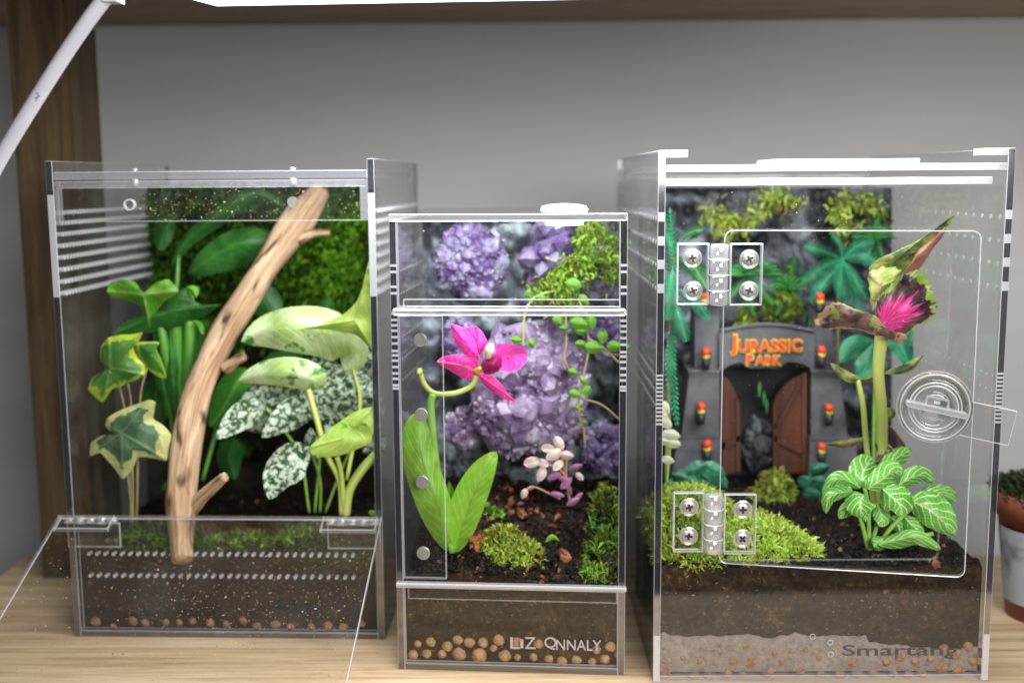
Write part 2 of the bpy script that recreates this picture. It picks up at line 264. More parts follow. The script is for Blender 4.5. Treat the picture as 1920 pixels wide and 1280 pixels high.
# ------------------------------------------------------------------ object helpers (cm in, m out)
ORG={}
def tag(o,label=None,cat=None,group=None,kind=None):
    if label: o['label']=label
    if cat: o['category']=cat
    if group: o['group']=group
    if kind: o['kind']=kind
    return o
def thing(name,label,cat,loc,group=None,rot=0):
    o=bpy.data.objects.new(name,None); C.objects.link(o); o.empty_display_size=.01
    o.location=Vector(loc)*.01; o.rotation_euler=(0,0,rot); ORG[o.name]=Vector((0,0,0)) if rot is None else Vector(loc); return tag(o,label,cat,group)
def root(p):
    while p.parent: p=p.parent
    return p
def mesh(name,verts,faces,mt,parent=None,smooth=False,midx=None,attrs=None,org=None,link=True):
    me=bpy.data.meshes.new(name)
    og=org if org is not None else (ORG.get(root(parent).name,Vector((0,0,0))) if parent else Vector((0,0,0)))
    me.from_pydata([((v[0]-og[0])*.01,(v[1]-og[1])*.01,(v[2]-og[2])*.01) for v in verts],[],faces)
    ms=mt if isinstance(mt,(list,tuple)) else [mt]
    for x in ms: me.materials.append(x)
    if midx: me.polygons.foreach_set('material_index',midx)
    if smooth: me.polygons.foreach_set('use_smooth',[True]*len(faces))
    if attrs:
        for k,v in attrs.items():
            a=me.attributes.new(k,'FLOAT','POINT'); a.data.foreach_set('value',v)
    me.update()
    o=bpy.data.objects.new(name,me); C.objects.link(o)
    if parent: o.parent=parent
    elif org is not None: o.location=Vector(og)*.01
    return o
class MB:
    def __init__(s): s.v=[]; s.f=[]; s.m=[]; s.a=[]
    def add(s,v,f,m=0,a=None):
        n=len(s.v); s.v+=[tuple(x) for x in v]; s.f+=[tuple(i+n for i in q) for q in f]; s.m+=[m]*len(f) if isinstance(m,int) else list(m)
        s.a+=([a if a is not None else .5]*len(v)) if not isinstance(a,list) else a
    def box(s,x0,x1,y0,y1,z0,z1,m=0):
        v=[(x0,y0,z0),(x1,y0,z0),(x1,y1,z0),(x0,y1,z0),(x0,y0,z1),(x1,y0,z1),(x1,y1,z1),(x0,y1,z1)]
        s.add(v,[(0,3,2,1),(4,5,6,7),(0,1,5,4),(1,2,6,5),(2,3,7,6),(3,0,4,7)],m)
    def bbox(s,x0,x1,y0,y1,z0,z1,bev=.03,m=0,mbev=0):
        bm=bmesh.new(); g=bmesh.ops.create_cube(bm,size=1)
        for v in bm.verts: v.co=Vector(((x0+x1)/2+v.co.x*(x1-x0),(y0+y1)/2+v.co.y*(y1-y0),(z0+z1)/2+v.co.z*(z1-z0)))
        ax=min(range(3),key=lambda i:(x1-x0,y1-y0,z1-z0)[i])
        for f in bm.faces:
            f.material_index = m if abs(f.normal[ax])>.5 else (m+1)
        bmesh.ops.bevel(bm,geom=list(bm.edges),offset=bev,segments=1,affect='EDGES',material=mbev)
        bm.verts.index_update(); s.add([v.co for v in bm.verts],[tuple(v.index for v in f.verts) for f in bm.faces],[f.material_index for f in bm.faces]); bm.free()
    def cyl(s,c,axis,r,h,n=16,m=0,r2=None,cap=True):
        c=Vector(c); ax=Vector(axis).normalized(); a=ax.orthogonal().normalized(); b=ax.cross(a); r2=r if r2 is None else r2
        v=[c+(a*math.cos(t)+b*math.sin(t))*r for t in [2*math.pi*i/n for i in range(n)]]+[c+ax*h+(a*math.cos(t)+b*math.sin(t))*r2 for t in [2*math.pi*i/n for i in range(n)]]
        f=[(i,(i+1)%n,n+(i+1)%n,n+i) for i in range(n)]
        if cap: f+=[tuple(reversed(range(n))),tuple(range(n,2*n))]
        s.add(v,f,m)
    def lathe(s,c,axis,prof,n=32,m=0):
        c=Vector(c); ax=Vector(axis).normalized(); a=ax.orthogonal().normalized(); b=ax.cross(a); v=[]
        for (r,h) in prof: v+=[c+ax*h+(a*math.cos(2*math.pi*i/n)+b*math.sin(2*math.pi*i/n))*r for i in range(n)]
        f=[(k*n+i,k*n+(i+1)%n,(k+1)*n+(i+1)%n,(k+1)*n+i) for k in range(len(prof)-1) for i in range(n)]
        s.add(v,f,m)
    def blob(s,c,r,seed=0,sub=1,amp=.3,m=0,a=None,sq=(1,1,1)):
        bm=bmesh.new(); bmesh.ops.create_icosphere(bm,subdivisions=sub,radius=1); rr=random.Random(seed); off=Vector((rr.random()*50,rr.random()*50,rr.random()*50)); q=Matrix.Rotation(rr.random()*6.28,3,Vector((rr.random()-.5,rr.random()-.5,rr.random()-.5)).normalized())
        vs=[]
        for v in bm.verts:
            d=v.co*(1+amp*noise.noise(v.co*1.7+off)*1.6); d=q@Vector((d.x*sq[0],d.y*sq[1],d.z*sq[2])); vs.append(Vector(c)+d*r)
        bm.verts.index_update(); s.add(vs,[tuple(x.index for x in f.verts) for f in bm.faces],m,a); bm.free()
    def tube(s,pts,rad,n=10,m=0,steps=None,wob=0,seed=0):
        pts=catmull(pts,steps or len(pts)*6) ; K=len(pts); rs=rad if isinstance(rad,(list,tuple)) else [rad,rad]
        v=[]; prev=None; off=Vector((seed,seed*2,0)); s.ta=getattr(s,'ta',[]); ln=0
        for i,p in enumerate(pts):
            t=(pts[min(i+1,K-1)]-pts[max(i-1,0)]).normalized()
            a=(prev-t*prev.dot(t)).normalized() if prev is not None else t.orthogonal().normalized(); prev=a; b=t.cross(a)
            q=i/(K-1)*(len(rs)-1); j=min(int(q),len(rs)-2); r=rs[j]+(rs[j+1]-rs[j])*(q-j)
            ln+=(pts[i]-pts[i-1]).length if i else 0
            for k in range(n):
                th=2*math.pi*k/n; s.ta.append((math.cos(th),math.sin(th),ln)); d=a*math.cos(th)+b*math.sin(th); rr=r*(1+wob*noise.noise(d*1.3+p*.35+off)) if wob else r
                v.append(p+d*rr)
        f=[(i*n+k,i*n+(k+1)%n,(i+1)*n+(k+1)%n,(i+1)*n+k) for i in range(K-1) for k in range(n)]
        s.ta+=[(0,0,0),(0,0,ln)]; v.append(pts[0]); v.append(pts[-1]); f+=[(len(v)-2,(k+1)%n,k) for k in range(n)]+[(len(v)-1,(K-1)*n+k,(K-1)*n+(k+1)%n) for k in range(n)]
        s.add(v,f,m)
    def build(s,name,mt,parent=None,smooth=False,org=None,rnd=False):
        at={'rnd':s.a} if rnd else None
        if mt is M.get('driftwood'): at={'ca':[q[0] for q in s.ta],'sa':[q[1] for q in s.ta],'ln':[q[2] for q in s.ta]}
        return mesh(name,s.v,s.f,mt,parent,smooth,s.m,at,org)

def T3(*p): return [P(*q) for q in p]
def leaf(parent,mt,pts,wl,wr,dd=.35,a=1.,b=.8,wave=0,nm='leaf',n=22,m=10,tipw=0,saw=0,tilt=0):
    """midrib pts (px,py,D); half widths in px; rim pushed dd cm back(+)/front(-)"""
    mid=catmull([Vector(p) for p in pts],n); v=[];E=[];V=[];A=[]; sd=R.random()*20
    for i,p in enumerate(mid):
        t=i/n; q=mid[min(i+1,n)]-mid[max(i-1,0)]; q=Vector((q.x,q.y)).normalized(); pr=Vector((-q.y,q.x))  # screen perpendicular
        wf=max(0,math.sin(math.pi*min(1,t**a)))**b if t<1 else 0
        wf=max(wf,tipw)
        for k in range(-m,m+1):
            u=k/m; w=(wr if u>0 else wl)*wf*abs(u)
            if saw: w*=1+saw*(.5-abs((t*n*.55)%1-.5))*abs(u)**6
            sg=1 if u>0 else -1
            x=p.x+pr.x*w*sg; y=p.y+pr.y*w*sg
            D=p.z+dd*(abs(u)**1.4)*wf+wave*math.sin(t*11+sd+sg)*abs(u)**2*wf+.06*noise.noise(Vector((x*.02,y*.02,sd)))*5*abs(u)+tilt*u*wf
            v.append(P(x,y,D)); E.append(max(abs(u),(t-.9)*10 if t>.9 else 0)); V.append(max(0,1-abs(u)*9)*(1-t*.6)); A.append(t)
    c=2*m+1; f=[(i*c+k,i*c+k+1,(i+1)*c+k+1,(i+1)*c+k) for i in range(n) for k in range(2*m)]
    o=mesh(nm,v,f,mt,parent,True,attrs={'edge':E,'vein':V,'along':A})
    return o
def poly(parent,mt,out,cen,D,tx=0,ty=0,bulge=.3,tips=(),nm='leaf',rings=12,wavy=0,sub=5,saw=0):
    """traced leaf outline: px points, centre px, D at centre, tilt tx,ty cm per 100px, rim falls back by bulge"""
    o=[Vector((p[0],p[1],0)) for p in out]; N=len(o); k=N*sub; pts=[]
    for j in range(N):
        a,b,c,d=o[j-1],o[j],o[(j+1)%N],o[(j+2)%N]
        for q in range(sub):
            t=q/sub; cr=((b*2)+(c-a)*t+(a*2-b*5+c*4-d)*t*t+(b*3-a-c*3+d)*t**3)*.5; pts.append(cr.lerp(b.lerp(c,t),.45))
    cx,cy=cen; v=[P(cx,cy,D)]; E=[0];V=[1];A=[0]
    for r in range(1,rings+1):
        s=r/rings
        for j,p in enumerate(pts):
            sw=s*(1+saw*((j%3)-1)*s**6); x=cx+(p.x-cx)*sw; y=cy+(p.y-cy)*sw
            dv=min([abs(((j-tt*sub+k/2)%k)-k/2) for tt in tips]) if tips else 99
            vein=max(0,1-dv*s*.75) if tips else 0
            dep=D+tx*(x-cx)/100+ty*(y-cy)/100+bulge*s*s+wavy*math.sin(j*.5)*s*s+.25*noise.noise(Vector((x*.025,y*.025,D)))-(.1*vein*s if tips else 0)
            v.append(P(x,y,dep)); E.append(s); V.append(vein*.9*(1-s*.5)); A.append(j/k)
    f=[(0,1+j,1+(j+1)%k) for j in range(k)]+[(1+(r-1)*k+j,1+r*k+j,1+r*k+(j+1)%k,1+(r-1)*k+(j+1)%k) for r in range(1,rings) for j in range(k)]
    return mesh(nm,v,f,mt,parent,True,attrs={'edge':E,'vein':V,'along':A})
def stem(parent,mt,pts,r,nm='stem',n=8):
    b=MB(); b.tube(T3(*pts),r,n); return b.build(nm,mt,parent,True)
def frond(parent,mt,pts,w,n=26,nm='frond',droop=.35,lw=.2):
    n=22; mid=catmull(T3(*pts),n*1); lw=sum((mid[i+1]-mid[i]).length for i in range(n))/n*.5; b=MB(); b.tube(mid,[.05,.03],5,steps=n); A=[0]*len(b.v)
    for i in range(2,n):
        t=i/n; p=mid[i]; tg=(mid[min(i+1,n)]-mid[i-1]).normalized(); s=tg.cross(Vector((0,-1,.25))).normalized(); L=w*math.sin(math.pi*(t*.88+.10))**.7
        for sg in (1,-1):
            d=(s*sg+tg*.75+Vector((0,.12*R.uniform(-1,1),-droop))).normalized(); e=p+d*L*R.uniform(.88,1.05); pw=tg*lw
            q=[p-pw*.5,p+pw*.5,p.lerp(e,.6)+pw*.75+Vector((0,-.03,.0)),e,p.lerp(e,.6)-pw*.5+Vector((0,.06,.0))]
            b.add(q,[(0,1,2),(0,2,4),(4,2,3)])
    return mesh(nm,b.v,b.f,mt,parent,False,attrs={'edge':[.5]*len(b.v),'vein':[0]*len(b.v),'along':[.5]*len(b.v)})
def blades(b,p,nrm,L,W,k,spread=.8,rr=R,base=0):
    for _ in range(k):
        d=(Vector(nrm)+Vector((rr.gauss(0,1),rr.gauss(0,1),rr.gauss(0,1)))*spread).normalized(); s=d.orthogonal(); s=(Matrix.Rotation(rr.random()*6.3,3,d)@s).normalized()*W*rr.uniform(.6,1.2); l=L*rr.uniform(.5,1.3); q=p+Vector((rr.uniform(-1,1),rr.uniform(-1,1),rr.uniform(-1,1)))*W*1.5
        a=min(1,max(0,rr.random()+base)); e=d*l; bend=Vector((0,0,-.25*l))
        b.add([q-s*.5,q+s*.5,q+e*.55+s*.6,q+e+bend,q+e*.55-s*.6],[(0,1,2,4),(4,2,3)],0,a)
def leafball(parent,mt,pts,size,nm='leaf'):
    for (x,y,D,r,ang) in pts:
        dx,dy=math.cos(ang)*r,math.sin(ang)*r
        leaf(parent,mt,[(x-dx,y-dy,D),(x,y,D-.08),(x+dx,y+dy,D)],r*size,r*size,.12,.9,.6,n=8,m=4,nm=nm)

# ------------------------------------------------------------------ setting
xl=G(0,1085).x
b=MB(); b.box(xl-.2,75,36.5,63.5,-2.4,0); sh=b.build('shelf_surface',M['shelf']); tag(sh,kind='structure')
b=MB(); b.box(-140,140,80,80.5,-60,120); wl=b.build('wall',M['wall']); tag(wl,kind='structure')
un=thing('shelving_unit','brown wood grain shelving unit framing the grey wall, upright at left and board overhead','shelf',(-26,62,0))
z=P(900,43,79.8).z
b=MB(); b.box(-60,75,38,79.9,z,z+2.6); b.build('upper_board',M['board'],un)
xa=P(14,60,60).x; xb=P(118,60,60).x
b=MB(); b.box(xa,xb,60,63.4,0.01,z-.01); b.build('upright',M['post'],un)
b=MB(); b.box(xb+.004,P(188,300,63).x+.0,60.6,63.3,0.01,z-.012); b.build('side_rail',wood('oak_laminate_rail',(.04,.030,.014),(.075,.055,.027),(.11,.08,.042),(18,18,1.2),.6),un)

# LED lamp
la=thing('led_lamp','white LED bar lamp glowing under the upper board','lamp',(0,47,28.7))
c0=P(403,13,49.4); zz=c0.z; c1=Vector((19,47.6,zz)); dd_=(c1-c0).normalized(); nn_=Vector((dd_.y,-dd_.x,0))
def bar(i0,w0,z0,z1):
    a=c0+dd_*i0+nn_*i0; e=c1-dd_*i0+nn_*i0; q=[a,e,e+nn_*w0,a+nn_*w0+dd_*-1.2]; b=MB(); b.add([(p.x,p.y,z0) for p in q]+[(p.x,p.y,z1) for p in q],[(0,1,2,3),(7,6,5,4),(0,4,5,1),(1,5,6,2),(2,6,7,3),(3,7,4,0)]); return b
bar(0,5.6,zz+.06,zz+1.0).build('housing',M['white'],la)
bar(.12,5.3,zz,zz+.05).build('diffuser',M['led'],la)
ar=thing('lamp_arm','pale grey gooseneck lamp arm crossing the upper left corner','lamp arm',P(0,330,42))
b=MB(); b.tube(T3((-60,410,42),(5,290,42),(75,175,42),(140,75,42),(195,0,42),(240,-45,42)),.265,20,steps=50); b.build('tube',M['arm'],ar,True)
b=MB()
for i in range(9):
    p=P(72+R.uniform(-5,5),182+R.uniform(-9,9),41.69); b.blob(p,.025*R.uniform(.4,1.3),i,1)
b.build('scuff_mark',M['ink'],ar)
b=MB(); b.box(P(200,0,42).x,P(226,0,42).x,41.6,42.4,P(200,6,42).z,P(200,-40,42).z); b.build('clip',M['white'],ar)

# ------------------------------------------------------------------ tanks
def tankframe(A,B):
    A=G(*A); B=G(*B); d=B-A; return A,math.atan2(d.y,d.x),d.length
class Tank:
    def __init__(s,A,B,name,label):
        s.A,s.rot,s.W=tankframe(A,B)
        s.o=bpy.data.objects.new(name,None); C.objects.link(s.o); s.o.location=s.A*.01; s.o.rotation_euler=(0,0,s.rot); ORG[s.o.name]=Vector((0,0,0)); tag(s.o,label,'terrarium')
        s.Mi=Matrix.Translation(s.A)@Matrix.Rotation(s.rot,4,'Z'); s.Inv=s.Mi.inverted()
    def L(s,px,py,v=0):
        """pixel -> local u,z on the plane v"""
        o=s.Inv@Vector((0,0,CZ)); d=(s.Inv.to_3x3()@ray(px,py)); t=(v-o.y)/d.y; return o+d*t
    def W_(s,u,v,z): return s.Mi@Vector((u,v,z))
    def panel(s,name,x0,x1,y0,y1,z0,z1,e='edge_bright',pane='pane',bev=.025,parent=None,extra=None,bev_m='frost'):
        b=MB(); b.bbox(x0,x1,y0,y1,z0,z1,bev,0,2)
        if extra: extra(b)
        return b.build(name,[M[pane],M[e],M[bev_m]],parent or s.o)
def holes(x0,x1,vs,zs,r,axis='u',slot=False):
    def f(b):
        for z_ in zs:
            for v_ in vs:
                if axis=='u': b.cyl((x0-.004,v_,z_),(1,0,0),r,x1-x0+.008,8,2,cap=True)
                else: b.cyl((v_,x0-.004,z_),(0,1,0),r,x1-x0+.008,8,2,cap=True)
    return f
def specks(parent,x0,x1,z0,z1,v,n,size,mt,seed,name='dust',fl=lambda u,z:True,plane='xz',M4=None):
    rr=random.Random(seed); b=MB()
    for _ in range(n):
        u=rr.uniform(x0,x1); z_=rr.uniform(z0,z1)
        if not fl(u,z_): continue
        r=size*rr.uniform(.4,1.3)*(2.2 if rr.random()<.05 else 1); el=rr.uniform(.4,2.2) if rr.random()<.3 else 1; th=rr.random()*3.1
        b.blob((0,0,0),r,rr.randrange(999),1,.4,sq=(el,.5,1)); nv=12*0
        k=42 if False else None
        cnt=12 if False else 0
        # move the last blob into place
        vs=b.v; last=getattr(b,'_n',0)
        for i in range(last,len(vs)):
            x,y,zz=vs[i]; vs[i]=(u+x,v+y*.35,z_+zz) if plane=='xz' else tuple(M4@Vector((u+x,z_+zz,v+y*.35)))
        b._n=len(vs)
    if b.v:
        o=b.build(name,M[mt],parent); tag(o,kind='stuff'); return o

# ============ LEFT TANK
LT=Tank((140,1193),(722,1199),'hinged_terrarium','clear acrylic terrarium with its hinged front flap folded down, holding driftwood and pothos')
L=LT; W=L.W; T=.32; DP=15.6
zt=L.L(88,302).z; zs0=L.L(100,556).z; zlid=L.L(400,330).z; zfl=L.L(400,968).z; zst=L.L(400,415).z
vz=[L.L(110,y).z for y in (400,420,441,463,485,508,531,553)]
vv=[.7+i*.36 for i in range(41)]
for x0 in (0,W-T):
    def ex(b,x0=x0):
        holes(x0,x0+T,vv,vz,.095)(b)
        b.box(x0+.02,x0+T-.02,-.02,.0,vz[-1]-.1,zlid-.8,2)
        b.bbox(x0,x0+T,-.004,.3,zlid-.6,zt,.02,0,2)
    b=MB(); b.bbox(x0,x0+T,0,DP,0,zt,.02,0,2); ex(b); b.build('side_panel',[M['pane_side'],M['edge_dark'],M['frost']],L.o)
L.panel('back_panel',T,W-T,DP-T,DP,T,zlid-.2,'edge_dark')
L.panel('base',T,W-T,0.02,DP,0,T,'edge_dark')
b=MB(); b.bbox(T+.02,W-T-.02,.05,.05+.28,T+.01,zfl-.15,.02,0,2)
hz=[L.L(400,1040,.05).z,L.L(400,1081,.05).z]
holes(.05,.33,[.9+i*.392 for i in range(33)],hz,.08,'v')(b)
b.build('lower_front_pane',[M['pane'],M['edge_dark'],M['frost']],L.o)
L.panel('lid',T+.01,W-T-.01,.02,DP-.5,zlid-.12,zlid+.22,'edge_bright')
b=MB()
b.bbox(T+.01,W-T-.01,.1,.6,zlid-.45,zlid-.2,.02,0,2); b.build('lid_rail',[M['pane_hazy'],M['edge_bright'],M['frost']],L.o)
up=L.panel('upper_front_pane',T+.05,W-T-.05,.12,.34,zst,zlid-.48,'edge_bright','pane_hazy')
for px in (114,):
    for x0 in (T+.04,W-T-.34):
        b=MB(); zz0,zz1=zst+.05,zlid-.5
        v=[(x0,.0,zz0),(x0,.0,zz1),(x0,-.0+.11,zz0),(x0,.11,zz1),(x0+.3,0,zz0),(x0+.3,0,zz1),(x0+.3,.11,zz0),(x0+.3,.11,zz1)]
        b.add(v,[(0,1,3,2),(4,6,7,5),(0,4,5,1),(2,3,7,6),(0,2,6,4),(1,5,7,3)]); b.build('bracket',M['edge_bright'],L.o)
q=L.L(242,384,.1); b=MB(); b.lathe((q.x,.12,q.z),(0,-1,0),[(.20,-.2),(.20,.03),(.26,.03),(.26,-.2)],24); b.build('magnet_socket',M['frost'],up)
q=L.L(549,379,.1); b=MB(); b.cyl((q.x,.12,q.z),(0,-1,0),.24,.08,28); b.build('magnet',M['magnet'],up)
for px in (252,549):
    q=L.L(px,330,.1); b=MB(); b.cyl((q.x,.18,zlid-.42),(0,0,1),.16,.32,16); b.cyl((q.x,.18,zlid+.22),(0,0,1),.13,.14,16); b.build('peg',M['milky'],L.o,True)
specks(up,T+.2,W-T-.2,zst+.05,zlid-.6,.1,420,.022,'dust',3,fl=lambda u,z:u>4.0 or R.random()<.15)
# flap
FA=math.radians(22.5); FLn=15.0
fo=bpy.data.objects.new('front_flap',None); 
Fm=Matrix.Translation(Vector((0,-.1,zfl)))@Matrix.Rotation(FA,4,'X')
hx0=L.L(110,968,-.1).x; hx1=L.L(716,972,-.1).x
def fl(x,y,z_=0): return Fm@Vector((x,-y,z_))
b=MB(); b.bbox(hx0,hx1,-FLn,0,-.11,.11,.03,0,2); b.v=[tuple(Fm@Vector(v)) for v in b.v]
flap=b.build('front_flap',[M['pane_hazy'],M['edge_bright'],M['frost']],L.o)
rr=random.Random(5)
b=MB(); last=0
for _ in range(2600):
    u=rr.uniform(hx0+.2,hx1-.1); y=rr.betavariate(2.0,2.2)*13+.6
    if u<hx0+5 and rr.random()<.5: continue
    r=.021*rr.uniform(.3,1.3)*(1.9 if rr.random()<.05 else 1); n0=len(b.v); b.blob((0,0,0),r,rr.randrange(999),1,.4,sq=(rr.uniform(.6,2.8) if rr.random()<.25 else 1,1,.35))
    for i in range(n0,len(b.v)): x_,y_,z__=b.v[i]; b.v[i]=tuple(fl(u+x_,y+y_,.12+z__))
o=b.build('dust',M['dust'],flap); tag(o,kind='stuff')
for (p0,p1) in (((122,0),(222,0)),((612,0),(712,0))):
    x0=L.L(p0[0],968,-.2).x; x1=L.L(p1[0],968,-.2).x; n=5; dx=(x1-x0)/n
    b=MB()
    for i in range(n): b.cyl((x0+i*dx+.03,-.32,zfl-.12),(1,0,0),.19 if i%2 else .16,dx-.06,14)
    hg=b.build('hinge',M['milky'],L.o,True)
    b=MB(); b.bbox(x0-.1,x1-.05,-1.25,-.3,.12,.34,.03,0,2); b.v=[tuple(Fm@Vector(v)) for v in b.v]; b.build('leaf_plate',[M['pane_hazy'],M['edge_bright'],M['frost']],hg)
    b=MB(); b.bbox(x0,x1,-.12,.04,zfl-1.5,zfl-.3,.03,0,2); b.build('fixed_plate',[M['pane'],M['edge_bright'],M['frost']],hg)

# text helper
def text(name,s,h,width,mt,parent,Mx,ext=.01,off=0,space=1):
    cu=bpy.data.curves.new(name,'FONT'); cu.body=s; cu.size=1; cu.extrude=0; cu.offset=off; cu.space_character=space; cu.extrude=ext/h
    ob=bpy.data.objects.new('tmp',cu); C.objects.link(ob); bpy.context.view_layer.update(); dg=bpy.context.evaluated_depsgraph_get(); me=bpy.data.meshes.new_from_object(ob.evaluated_get(dg))
    xs=[v.co.x for v in me.vertices]; ys=[v.co.y for v in me.vertices]; x0,x1,y0,y1=min(xs),max(xs),min(ys),max(ys)
    vs=[Mx@Vector(((v.co.x-x0)/(x1-x0)*width,-v.co.z*h,(v.co.y-y0)/(y1-y0)*h)) for v in me.vertices]; fs=[tuple(p.vertices) for p in me.polygons]
    bpy.data.objects.remove(ob); bpy.data.curves.remove(cu); bpy.data.meshes.remove(me)
    return mesh(name,vs,fs,mt,parent)
q0=L.L(512,1152,.05); q1=L.L(600,1130,.05)
text('lettering','Oipl',q1.z-q0.z,q1.x-q0.x,M['ink'],L.o,Matrix.Translation((q0.x,.03,q0.z)))

# ============ MIDDLE TANK
MT=Tank((747,1254),(1171,1266),'narrow_terrarium','narrow clear acrylic terrarium with orchid and purple crystals, middle of the three')
L=MT; W=L.W; T=.30; DM=10.2
zt=L.L(740,402).z; zl=L.L(740,414).z; zr1=L.L(960,585).z; zr2=L.L(960,1096).z
mv=[.6+i*.62 for i in range(15)]
mz=[L.L(760,y,.5).z for y in (512,556,600,640,682,722)]
for x0 in (0,W-T):
    b=MB(); b.bbox(x0,x0+T,0.003,DM,0,zl-.01,.02,0,2); holes(x0+.12,x0+.15,mv,mz,.05)(b)
    for k,zz in enumerate([L.L(740,y,0).z for y in (500,512,540,552,590,602,612,622,634,646,660,668,678,690,702,712,724,730)]): b.box(x0+.02,x0+T-.02,-.02,.0,zz,zz+.1,2)
    b.build('side_panel',[M['pane_side'],M['edge_dark'],M['frost']],L.o)
L.panel('back_panel',T,W-T,DM-T,DM,T,zl-.02,'edge_dark')
L.panel('base',T,W-T,0,DM,0,.32,'edge_dark')
L.panel('lid',0,W,-.02,DM,zl,zt,'edge_bright','pane_hazy')
L.panel('upper_front_pane',T+.01,W-T-.01,.01,.25,zr1+.2,zl-.02,'edge_bright','pane_hazy')  # hazy pane paints a reflected veil over the tank's upper part
L.panel('lower_front_pane',T+.01,W-T-.01,.01,.25,.33,zr2-.15,'edge_bright')
xs=L.L(833,800,.05).x
st=L.panel('sliding_strip',T+.01,xs,.03,.25,zr2+.16,zr1-.17,'edge_bright','pane_hazy')
for (px,py) in ((788,637),(790,777),(792,903),(794,1036)):
    q=L.L(px,py,0); b=MB(); b.cyl((q.x,.028,q.z),(0,-1,0),.29,.09,30); b.lathe((q.x,-.062,q.z),(0,-1,0),[(.29,0),(.26,.02),(0,.02)],30); b.build('magnet',M['magnet'],st,False)
b=MB(); b.bbox(.12,W-.04,-.32,0.0,zr1-.14,zr1+.16,.07,0,0); b.build('upper_rail',[M['frost'],M['edge_bright']],L.o)
b=MB(); b.bbox(.02,W+.05,-.34,0.0,zr2-.13,zr2+.10,.06,0,2); b.build('lower_rail',[M['edge_bright'],M['edge_bright'],M['frost']],L.o)
def thinframe(L,name,px0,py0,px1,py1,v=-.01,w=.05,mt='frost',parent=None):
    a=L.L(px0,py1,v); c=L.L(px1,py0,v); b=MB()
    b.box(a.x,c.x,v-.06,v,a.z,a.z+w); b.box(a.x,c.x,v-.06,v,c.z-w,c.z); b.box(a.x,a.x+w,v-.06,v,a.z+w,c.z-w); b.box(c.x-w,c.x,v-.06,v,a.z+w,c.z-w)
    return b.build(name,M[mt],parent or L.o)
thinframe(L,'rail_plate_rim',757,561,1163,583,-.0,.035); thinframe(L,'rail_plate_rim',766,1100,1157,1121,-.0,.035,'edge_bright')
q=L.L(1058,400,2.2)
cp=MB(); cp.lathe((q.x,2.2,zt),(0,0,1),[(1.0,0),(1.05,.12),(.95,.26),(.6,.34),(0,.38)],40); cp.build('vent_cap',M['white'],L.o,True)
b=MB(); b.cyl((q.x,2.2,zl-.3),(0,0,1),.85,.3,30); b.build('vent_plug',M['white'],L.o)
q0=L.L(957,1215,0)
text('lettering','L',.52,.42,M['etch'],L.o,Matrix.Translation((q0.x,-.0,q0.z)),.02,0)
def wordpx(L,s,px0,pyb,px1,pyt,mt,par,off=0,v=0,ext=.02,name='lettering',space=1):
    a=L.L(px0,pyb,v); c=L.L(px1,pyt,v); return text(name,s,c.z-a.z,c.x-a.x,M[mt],par,Matrix.Translation((a.x,v-.002,a.z)),ext,off,space)
wordpx(L,'I',976,1214,981,1198,'etch',L.o); wordpx(L,'Z',984,1215,1004,1194,'etch',L.o); wordpx(L,'Q',1021,1217,1043,1194,'etch',L.o); wordpx(L,'NNALY',1043,1217,1127,1200,'etch',L.o)
specks(L.o,.4,W-.4,zr1+.3,zl-.2,0,90,.012,'dust_white',8); 

# ============ RIGHT TANK
RT=Tank((1224,1279),(1852,1276),'large_terrarium','large clear acrylic terrarium with door, round latch and miniature gateway inside, rightmost of the three')
L=RT; W=L.W; T=.30; DR=19.2
ztop=L.L(1240,282).z; zlid=L.L(1500,321).z; zlid1=L.L(1500,308).z; zb0=L.L(1500,347).z; zb1=L.L(1500,334).z
rv=[.8+i*.92 for i in range(20)]
rz=[L.L(1240,y).z for y in (413,458,502,547)]; rz2=[L.L(1240,y).z for y in (715,770)]
for x0 in (0,W-T):
    b=MB(); b.bbox(x0,x0+T,0,DR,0,ztop,.022,0,2); holes(x0+.12,x0+.16,rv,rz,.10)(b); holes(x0+.12,x0+.16,[.8+i*.6 for i in range(30)],rz2+[(rz2[0]+rz2[1])/2],.05)(b)
    for zz in rz: b.box(x0+.02,x0+T-.02,-.018,0,zz-.05,zz+.32,2)
    for k in range(13): b.box(x0+.02,x0+T-.02,-.018,0,rz2[1]-.6+k*.17,rz2[1]-.52+k*.17,2)
    b.box(x0+.02,x0+T-.02,-.018,0,0.05,2.1,2)  # pale strip paints the lit lower end of the side edge
    b.build('side_panel',[M['pane_side'],M['edge_dark'],M['frost']],L.o)
L.panel('back_panel',T,W-T,DR-T,DR,T,zlid-.05,'edge_dark','pane_side')
L.panel('base',T,W-T,.0,DR,0,T,'edge_bright')
L.panel('lid',T+.01,W-T+.02,.05,DR-.3,zlid,zlid1,'edge_bright','pane_hazy',bev=.018)
a=L.L(1437,300,3); c=L.L(1713,300,3); L.panel('lid_handle',a.x,c.x,2.2,5,zlid1+.003,zlid1+.24,'edge_bright',bev=.018)
L.panel('top_rail',T+.01,L.L(1858,340,.3).x,.1,.9,zb0,zb1,'edge_bright','pane_hazy',bev=.03)
for (p0,p1) in ((1240,1290),(1846,1898)):
    a=L.L(p0,290,.0); c=L.L(p1,290,0); L.panel('retaining_tab',a.x+(.08 if p0<1300 else 0),min(c.x,W-.31) if p0>1300 else c.x,-.01,1.2,ztop-.28,ztop-.0,'edge_bright','pane_hazy',bev=.02)
